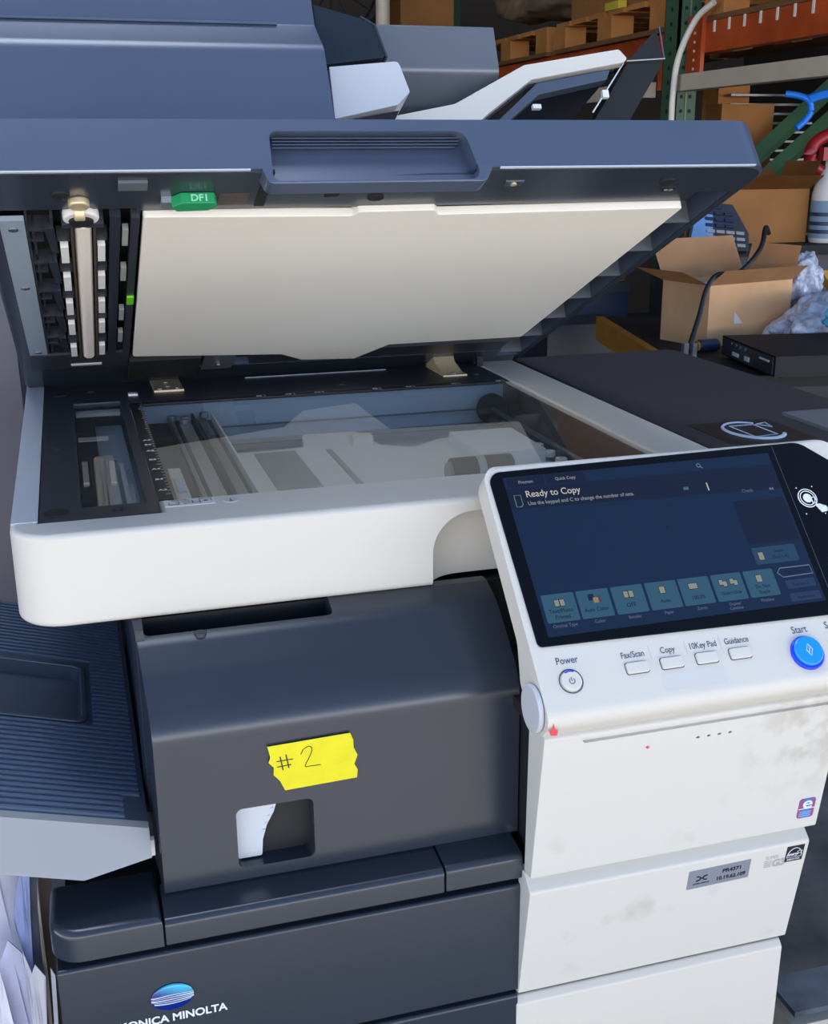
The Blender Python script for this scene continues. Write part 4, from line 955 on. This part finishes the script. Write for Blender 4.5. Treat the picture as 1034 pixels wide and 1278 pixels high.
# table with boxes
def frame2(ox, oy, ang):  # local frame on the floor
    return Matrix.Translation((ox, oy, 0)) @ Matrix.Rotation(ang, 4, 'Z')
TB = empty('work_table', (2.05, 1.75, 0), R(-13)); tag(TB, 'black topped work table with a varnished edge behind the copier', 'table')
def tb_local(x, y): return Matrix.Rotation(R(13), 4, 'Z') @ (Vector((x, y, 0))-Vector((2.05, 1.75, 0)))
bx('tabletop', (-.60, .75, -.55, .40, .690, .715), M['matte'], TB, .002, local=True)
bx('edge_trim', (-.622, -.60, -.55, .40, .650, .716), M['yellowwood'], TB, .002, local=True)
for sx in (-.55, .68):
    for sy in (-.48, .33): bx('leg', (sx, sx+.05, sy, sy+.05, 0, .690), M['matte'], TB, .002, local=True)

# open cardboard box
def open_box(name, loc, rz, w, d, h, m, flaps, label, extra=None):
    E = empty(name, loc, rz); tag(E, label, 'cardboard box')
    t = .004
    bm = newbm(); box(bm, 0, w, 0, t, 0, h); box(bm, 0, w, d-t, d, 0, h); box(bm, 0, t, t, d-t, 0, h); box(bm, w-t, w, t, d-t, 0, h); box(bm, t, w-t, t, d-t, 0, t)
    finish('box_body', bm, m, E, bevel=.0008, local=True)
    for (side, ang, ln) in flaps:   # ang above horizontal, outwards
        c, s_ = math.cos(R(ang))*ln, math.sin(R(ang))*ln; bm = newbm()
        P = {'f': [(0, 0, h), (w, 0, h), (w*1.0, -c, h+s_), (0, -c, h+s_)], 'b': [(0, d, h), (w, d, h), (w, d+c, h+s_), (0, d+c, h+s_)],
             'l': [(0, 0, h), (0, d, h), (-c, d, h+s_), (-c, 0, h+s_)], 'r': [(w, 0, h), (w, d, h), (w+c, d, h+s_), (w+c, 0, h+s_)]}[side]
        bm.faces.new([bm.verts.new(p) for p in P]); bmesh.ops.solidify(bm, geom=bm.faces[:], thickness=.004)
        finish('flap', bm, m, E, local=True)
    return E
b1 = open_box('cardboard_box', (1.545, 1.680, .716), R(14), .285, .165, .150, M['cardboard'], [('f', 40, .060), ('b', 62, .110), ('l', 22, .100), ('r', 75, .085)], 'open tan cardboard box with raised flaps on the work table')
bm = newbm(); prism(bm, [(0, 0), (.030, 0), (0, .030)], 'y', -.0008, 0); o = finish('sticker', bm, M['label'], b1, 'small white triangular sticker', local=True)
o.location = (.088, -.0002, .052)
bx('packing_sheet', (.02, .26, .02, .145, .10, .140), M['paper'], b1, .004, local=True)

# black network device
nd = empty('media_recorder', (1.462, 1.262, .716), R(-10)); tag(nd, 'flat black electronic box with ports and a row of silver buttons on the work table', 'electronic device')
bx('housing', (0, .46, 0, .300, .006, .050), M['matte'], nd, .003, local=True)
bx('port_panel', (-.003, .0, .010, .290, .010, .046), M['black'], nd, .0008, local=True)
bm = newbm()
for k in range(4): cylbm(bm, (-.004, .235-.028*k, .040), .004, .004, 'x', 12)
finish('port_knob', bm, M['steel'], nd, local=True)
bm = newbm(); box(bm, -.005, -.003, .190, .225, .016, .024); box(bm, -.005, -.003, .130, .155, .016, .026); box(bm, -.005, -.003, .025, .075, .034, .038); finish('port_socket', bm, M['label'], nd, local=True)
bm = newbm()
for k in range(4): tubebm(bm, [(.150+.012*k, -.002, .030), (.150+.012*k, -.002, .044)], .002, 6)
finish('vent_slot', bm, M['label'], nd, local=True)
for x in (.03, .42):
    for y_ in (.03, .26): cyl('foot', (x, y_, .003), .010, .006, M['rubber'], nd, local=True)
# black adapter with yellow ends in front of the box
ad = cyl('power_adapter', (0, 0, 0), .015, .055, M['navy'], axis='x', bevel=.004); ad.location = (1.520, 1.632, .731); ad.rotation_euler = (0, 0, R(5)); tag(ad, 'dark round power adapter with yellow ends lying at the foot of the tan box', 'adapter')
for s in (-1, 1): cyl('yellow_end', (s*.0290, 0, 0), .012, .008, M['yellowwood'], ad, 'x', bevel=.002, local=True)
# cable from the box to its plug
cb = tube('power_cable', spline([(1.80, 1.84, .975), (1.75, 1.78, .992), (1.70, 1.72, .945), (1.62, 1.68, .895), (1.555, 1.668, .893), (1.520, 1.655, .860), (1.490, 1.63, .800), (1.455, 1.60, .745), (1.440, 1.585, .728)], 8), .006, M['blackcable']); tag(cb, 'black cable looping out of the tan cardboard box with silver plugs at its end', 'cable')
bm = newbm(); box(bm, 1.425, 1.437, 1.575, 1.590, .715, .748); box(bm, 1.445, 1.456, 1.570, 1.585, .710, .748); finish('plug', bm, M['zinc'], cb, bevel=.001)

# bubble wrap heap
bm = newbm(); bmesh.ops.create_icosphere(bm, subdivisions=6, radius=1)
for v in bm.verts:
    n = v.co.normalized(); d = noise.noise(n*1.8+Vector((3, 1, 2)))*.25+noise.noise(n*6)*.10+noise.noise(n*22)*.03
    v.co = n*(1+d)
    v.co.x *= .26; v.co.y *= .13; v.co.z = max(-.02, v.co.z)*.085*(1+1.1*max(0, -n.x*.2+.3))
o = finish('bubble_wrap', bm, M['bubble'], smooth=70); o.location = (1.955, 1.665, .728); o.rotation_euler = (0, 0, R(15)); tag(o, 'crumpled heap of clear bubble wrap beside the tan cardboard box', 'bubble wrap')
bm = newbm(); bmesh.ops.create_icosphere(bm, subdivisions=5, radius=1)
for v in bm.verts:
    n = v.co.normalized(); d = noise.noise(n*2.3+Vector((9, 1, 2)))*.3+noise.noise(n*9)*.10+noise.noise(n*25)*.04
    v.co = n*(1+d); v.co.x *= .055; v.co.y *= .06; v.co.z *= .075
o = finish('bubble_wrap', bm, M['bubble'], smooth=70); o.location = (1.888, 1.815, .845); tag(o, 'ball of clear bubble wrap bulging up at the right side of the tan cardboard box', 'bubble wrap')
# teal cloth bundle and yellow envelope
bm = newbm(); bmesh.ops.create_icosphere(bm, subdivisions=4, radius=1)
for v in bm.verts:
    n = v.co.normalized(); v.co = n*(1+noise.noise(n*2.6)*.3); v.co.x *= .10; v.co.y *= .045; v.co.z *= .040
o = finish('teal_cloth', bm, M['teal'], smooth=70); o.location = (1.80, 1.42, .812); tag(o, 'bundled teal cloth lying on the flat black device', 'cloth')
o = bx('padded_envelope', (-.10, .14, -.01, .01, -.03, .03), mat('yellow_envelope', (220, 165, 60), .6, var=.08), bevel=.006); o.location = (2.12, 1.90, .84); o.rotation_euler = (R(-50), 0, R(5)); tag(o, 'yellow padded envelope lying over the bubble wrap', 'envelope')

# second cardboard box behind, bottle, black shelf unit
sh = empty('black_shelf_unit', (2.55, 2.55, 0), R(-5)); tag(sh, 'low black shelf unit behind the work table carrying the brown box', 'shelf')
bx('shelf_top', (-.62, .6, -.22, .20, .865, .895), M['matte'], sh, .003, local=True)
bx('shelf_body', (-.58, .56, -.17, .18, .0, .865), M['black'], sh, .003, local=True)
b2 = open_box('cardboard_box', (2.020, 2.470, .897), R(-2), .325, .20, .165, M['cardboard2'], [('f', 30, .085), ('b', 80, .06), ('r', 70, .09), ('l', 50, .06)], 'large brown cardboard box on the black shelf behind the tan one')
# spray bottle
sb_ = empty('spray_bottle', (2.395, 2.43, .897)); tag(sb_, 'white spray bottle with a pale blue label at the right edge of the picture', 'bottle')
prof_b = [(0, 0), (.046, 0), (.050, .01), (.050, .15), (.040, .19), (.018, .225), (.018, .25), (0, .25)]
bm = newbm(); n = 28; rings = []
for r_, z_ in prof_b[1:-1]: rings.append([bm.verts.new((r_*math.cos(2*math.pi*k/n), r_*math.sin(2*math.pi*k/n), z_)) for k in range(n)])
for a, b_ in zip(rings, rings[1:]):
    for k in range(n): bm.faces.new((a[k], a[(k+1) % n], b_[(k+1) % n], b_[k]))
bm.faces.new(rings[0][::-1]); bm.faces.new(rings[-1]); finish('bottle_body', bm, M['white'], sb_, local=True)
cyl('bottle_label', (0, 0, .072), .0512, .115, mat('pale_blue_label', (120, 145, 165), .5, var=.1), sb_, n=32, local=True)
bm = newbm()
for z_ in (.035, .060, .088): 
    cylbm(bm, (0, 0, z_), .0518, .012, 'z', 32)
finish('label_band', bm, M['navy'], sb_, local=True)
bx('spray_head', (-.04, .02, -.012, .012, .25, .29), M['redp'], sb_, .005, local=True)

# upright keyboard-like panel with its bluish light sheen painted on
kb = empty('telephone_console', (1.93, 2.32, .897), R(0)); tag(kb, 'dark console with a painted bluish sheen and rows of keys behind the tan box', 'console')
KM_ = Matrix.Rotation(R(62), 4, 'X') @ Matrix.Rotation(R(-6), 4, 'Z')
def kobj(name, pts, z0, z1, m): 
    bm = newbm(); prism(bm, pts, 'z', z0, z1); bmesh.ops.transform(bm, matrix=KM_, verts=bm.verts); return finish(name, bm, m, kb, local=True)
kobj('console_body', fillet([(-.09, 0), (.12, 0), (.125, .06), (.08, .15), (-.04, .15)], .006), -.02, 0, M['black'])
kobj('console_sheen', fillet([(-.080, .004), (.0, .004), (.01, .145), (-.038, .145)], .003), 0, .002, M['sheen'])
for r_ in range(7):
    bm = newbm()
    for c in range(4):
        x = -.02+.033*c; y = .010+.020*r_
        if x+.028 < .118-.0035*max(0, (r_-2))*4: box(bm, x, x+.028, y, y+.010, .002, .006)
    if len(bm.verts): bmesh.ops.transform(bm, matrix=KM_, verts=bm.verts); finish('console_key', bm, M['label'] if r_ < 3 and False else (M['greypad'] if r_ < 3 else M['navy']), kb, bevel=.0008, local=True)
    else: bm.free()

# dark clutter between lid and table
def simple(name, b, m, label, cat, rz=0, bevel=.004):
    cx, cy = (b[0]+b[1])/2, (b[2]+b[3])/2
    bm = newbm(); box(bm, b[0]-cx, b[1]-cx, b[2]-cy, b[3]-cy, 0, b[5]-b[4]); o = finish(name, bm, m, bevel=bevel)
    o.location = (cx, cy, b[4]); o.rotation_euler = (0, 0, R(rz)); tag(o, label, cat); return o
simple('low_cabinet', (1.20, 1.90, 2.42, 3.05, 0, .54), M['matte'], 'low black cabinet standing behind the copier', 'cabinet')
simple('storage_bin', (1.45, 1.73, 2.44, 2.65, .541, .67), M['black'], 'plain black storage bin on the low cabinet below the raised lid', 'bin')
for k in range(5):
    bm = newbm(); tubebm(bm, [(.075*math.cos(R(a)), .06*math.sin(R(a)), 0) for a in range(0, 360, 15)], .011, 8, closed=True)
    o = finish('cable_coil', bm, M['blackcable']); o.location = (1.815, 2.52, .553+.0215*k); tag(o, 'coiled black cable in the pile on the low cabinet', 'cable coil', group='coiled cables stacked on the low cabinet')
simple('printer_toner_box', (1.40, 1.89, 2.78, 3.0, .541, .72), M['navy'], 'long navy blue case behind the coiled cables', 'case')
simple('flat_case', (1.42, 1.89, 2.77, 3.02, .721, .755), M['black'], 'flat black case on top of the navy blue case', 'case')
simple('wooden_board', (1.55, 1.88, 2.79, 2.98, .756, .778), M['darkwood'], 'brown wooden board lying on the flat black case', 'board')
o = simple('blue_wedge', (1.60, 1.68, 2.80, 2.88, .779, .803), M['blueplastic'], 'small bright blue plastic piece beside the wooden board', 'plastic piece', 20)

# ------------------------------------------------------------------ pallet rack (beams run away from the viewer)
rk = empty('pallet_rack', (2.8, 3.4, 0)); tag(rk, 'green and orange steel pallet rack loaded with pallets', 'rack')
def upright(x, y, full=False):
    bm = newbm(); box(bm, x, x+.012, y, y+.10, 0, 4.0); box(bm, x, x+.09, y, y+.004, 0, 4.0); box(bm, x, x+.09, y+.096, y+.10, 0, 4.0)
    o = finish('upright', bm, M['rackgreen'], rk)
    if full:
        for k in range(12):
            z = 1.22+.05*k
            cyl('slot_hole', (x+.030, y-.0005, z), .007, .002, M['matte'], o, 'y', n=8); cyl('slot_hole', (x+.065, y-.0005, z), .007, .002, M['matte'], o, 'y', n=8)
            cyl('slot_hole', (x-.0005, y+.05, z), .008, .002, M['matte'], o, 'x', n=8)
    bm = newbm(); box(bm, x+.0455, x+.0495, y-.004, y+.0, 0, 4.0); finish('upright_ridge', bm, mat('worn_green_edge', (128, 138, 100), .5, var=.2), o)
upright(2.25, 3.20, True); upright(2.25, 5.9)
upright(3.25, 3.20)
bm = newbm()
def bar(bm, a, b_, r=.02): tubebm(bm, [a, b_], r, 4)
bar(bm, (2.34, 3.25, .90), (3.25, 3.25, 1.66), .035)
finish('diagonal_brace', bm, M['rackgreen'], rk)
for za, zb in ((.80, 1.52), (1.95, 2.70)):
    bm = newbm(); bar(bm, (2.34, 3.25, za), (3.25, 3.25, zb), .035); finish('diagonal_brace', bm, M['rackgreen'], rk)
def beam(x, y0, y1, z0, z1):
    o = bx('beam', (x, x+.05, y0, y1, z0, z1), M['orange'], rk, .003)
    return o
beam(2.30, 1.5, 3.19, 1.512, 1.612); beam(2.30, 3.31, 5.89, 1.505, 1.600); beam(3.28, 1.5, 3.19, 1.512, 1.612)
bm = newbm(); box(bm, 2.285, 2.30, 3.09, 3.19, 1.40, 1.64); box(bm, 2.285, 2.30, 3.31, 3.40, 1.40, 1.64); finish('beam_connector', bm, M['orange'], rk, bevel=.002)
for k in range(7): cyl('connector_rivet', (2.283, 3.135, 1.43+.03*k), .005, .003, M['cable'], rk, 'x', n=8)
for k in range(16): bx('beam_tab', (2.296, 2.30, 1.6+.095*k, 1.61+.095*k, 1.575, 1.613), M['cable'], rk, 0)
# beige tube hanging under the beam
tubeo = bx('storage_tube', (2.22, 2.28, 2.0, 3.17, 1.385, 1.440), M['beige'], bevel=.012, seg=3); tag(tubeo, 'long beige painted tube resting under the nearer orange beam', 'tube')
tube2 = bx('storage_tube', (2.22, 2.28, 3.40, 4.6, 1.375, 1.430), M['beige'], bevel=.012, seg=3); tag(tube2, 'beige painted tube seen beyond the green upright, behind the black tray flap', 'tube')
cbl = tube('hanging_cable', spline([(2.262, 2.98, 1.665), (2.235, 3.05, 1.615), (2.20, 3.09, 1.50), (2.19, 3.10, 1.38), (2.195, 3.11, 1.20), (2.195, 3.13, .9), (2.195, 3.13, .02)], 8), .011, M['cable']); tag(cbl, 'white cable hanging down beside the green rack upright', 'cable')
# pallets and crates on the beams
def pallet(loc, w, d, label):
    P = empty('wooden_pallet', loc); tag(P, label, 'pallet', )
    bm = newbm()
    for k in range(6): box(bm, 0, w, d*k/6+.005, d*(k+1)/6-.03, .105, .125)
    finish('deck_board', bm, M['wood'], P, local=True)
    for i in range(3): bx('bottom_board', (i*(w-.1)/2, i*(w-.1)/2+.1, 0, d, 0, .018), M['darkwood'], P, .002, local=True)
    for i in range(3):
        for j in range(3): bx('block', (i*(w-.1)/2, i*(w-.1)/2+.1, j*(d-.13)/2, j*(d-.13)/2+.13, .018, .105), M['wood'], P, .002, local=True)
pallet((2.27, 3.33, 1.602), .95, 1.05, 'wooden pallet on the rack beam beyond the green upright')
pallet((2.27, 4.46, 1.602), .95, 1.05, 'wooden pallet on the rack beam further back, behind the feeder')
pallet((2.30, 2.05, 1.614), .95, 1.06, 'wooden pallet on the orange beam nearest the camera')
simple('pallet_crate', (2.32, 3.15, 3.40, 4.30, 1.730, 2.25), M['cardboard2'], 'large brown crate on the pallet beyond the green upright', 'crate')
simple('pallet_crate', (2.32, 3.15, 2.10, 3.05, 1.742, 2.25), M['cardboard2'], 'large brown crate on the pallet nearest the camera', 'crate')
# wrapped bundle on the far pallet
bm = newbm(); bmesh.ops.create_icosphere(bm, subdivisions=5, radius=1)
for v in bm.verts:
    n = v.co.normalized(); q = 1+noise.noise(n*2.2)*.2+noise.noise(n*8)*.06
    m_ = max(abs(n.x), abs(n.y), abs(n.z)); v.co = n/m_**.7*q; v.co.x *= .40; v.co.y *= .42; v.co.z *= .29
o = finish('wrapped_bundle', bm, M['silverbag'], smooth=70); o.location = (2.70, 4.98, 2.10); tag(o, 'shiny plastic-wrapped bundle on the further pallet', 'bundle')
o = simple('yellow_strap_roll', (2.262, 2.30, 3.72, 3.84, 1.725, 1.755), mat('yellow_strap', (200, 180, 60), .6, var=.1), 'small yellow roll lying on the front edge of the pallet beyond the upright', 'strap roll', 0, .01)
# boxes under the beam
simple('cardboard_box', (2.53, 2.76, 3.33, 3.45, .9, 1.352), M['cardboard2'], 'tall plain brown box standing under the beige tube behind the lid corner', 'cardboard box')
simple('cardboard_box', (2.60, 2.74, 3.48, 3.60, .9, 1.430), M['wood'], 'narrow orange-brown box with a white label behind the tall plain one', 'cardboard box')
simple('rack_deck', (2.36, 3.25, 2.82, 3.70, .86, .898), M['darkwood'], 'dark board shelf carrying the brown boxes inside the rack', 'shelf board')
for k in range(12):
    o = simple('wire_shelf_slat', (2.62, 3.0, 3.42, 3.46, 1.0+.035*k, 1.008+.035*k), M['grey'], 'grey slat in the stack behind the green braces', 'slat'); o['group'] = 'grey slats stacked behind the braces'
# blue hook and red reel
hk = tube('blue_hook', spline([(2.40, 2.72, 1.358), (2.435, 2.70, 1.352), (2.465, 2.68, 1.335), (2.475, 2.68, 1.300), (2.455, 2.68, 1.272), (2.425, 2.68, 1.248)], 6), .011, M['blueplastic']); tag(hk, 'bright blue plastic hook hanging by the green braces', 'hook')
bm = newbm(); tubebm(bm, spline([(2.462, 2.68, 1.338), (2.50, 2.67, 1.352), (2.57, 2.66, 1.365)], 5), .016, 8); finish('hook_arm', bm, M['blueplastic'], hk)
bm = newbm(); tubebm(bm, [(2.60+.10*math.cos(R(a)), 2.70, 1.165+.065*math.sin(R(a))) for a in range(0, 360, 15)], .022, 8, closed=True); o = finish('red_hose_loop', bm, M['redp'], smooth=60); tag(o, 'dark red hose loop hanging behind the large brown box', 'hose')
# far background behind the feeder: pole, boxes
tag(tube('floor_pole', [(1.66, 5.0, 0), (1.635, 5.0, 1.6), (1.645, 5.0, 2.6)], .035, M['beige'], n=14), 'thick beige pole standing far behind the feeder', 'pole')
bm = newbm(); tubebm(bm, [(.26*math.cos(R(a)), 0, .26*math.sin(R(a))) for a in range(0, 360, 12)], .03, 8, closed=True); cylbm(bm, (0, 0, 0), .07, .1, 'y', 20)
for a in range(0, 180, 30): tubebm(bm, [(-.25*math.cos(R(a)), 0, -.25*math.sin(R(a))), (.25*math.cos(R(a)), 0, .25*math.sin(R(a)))], .006, 5)
o = finish('wall_fan', bm, M['matte']); o.location = (1.45, 5.3, 1.99); tag(o, 'dark round fan far behind the smoked feeder cover', 'fan')
simple('shipping_carton', (1.90, 2.20, 5.6, 5.95, 1.5, 2.1), M['cardboard2'], 'brown carton stacked far behind the feeder, right of the pole', 'cardboard box')
simple('steel_cabinet', (.6, 1.55, 5.9, 6.5, 0, 1.75), M['wall'], 'tall drab cabinet against the back wall', 'cabinet')
simple('dark_shelving', (1.72, 2.22, 5.5, 6.1, 0, 1.5), M['matte'], 'dark shelving block under the far brown carton', 'shelving')

for o in list(scn.objects):
    if o.type == 'MESH' and 8 < len(o.data.polygons) < 30000:
        w = o.modifiers.new('normals', 'WEIGHTED_NORMAL'); w.keep_sharp = True; w.mode = 'FACE_AREA'; w.weight = 60
bpy.context.view_layer.update()
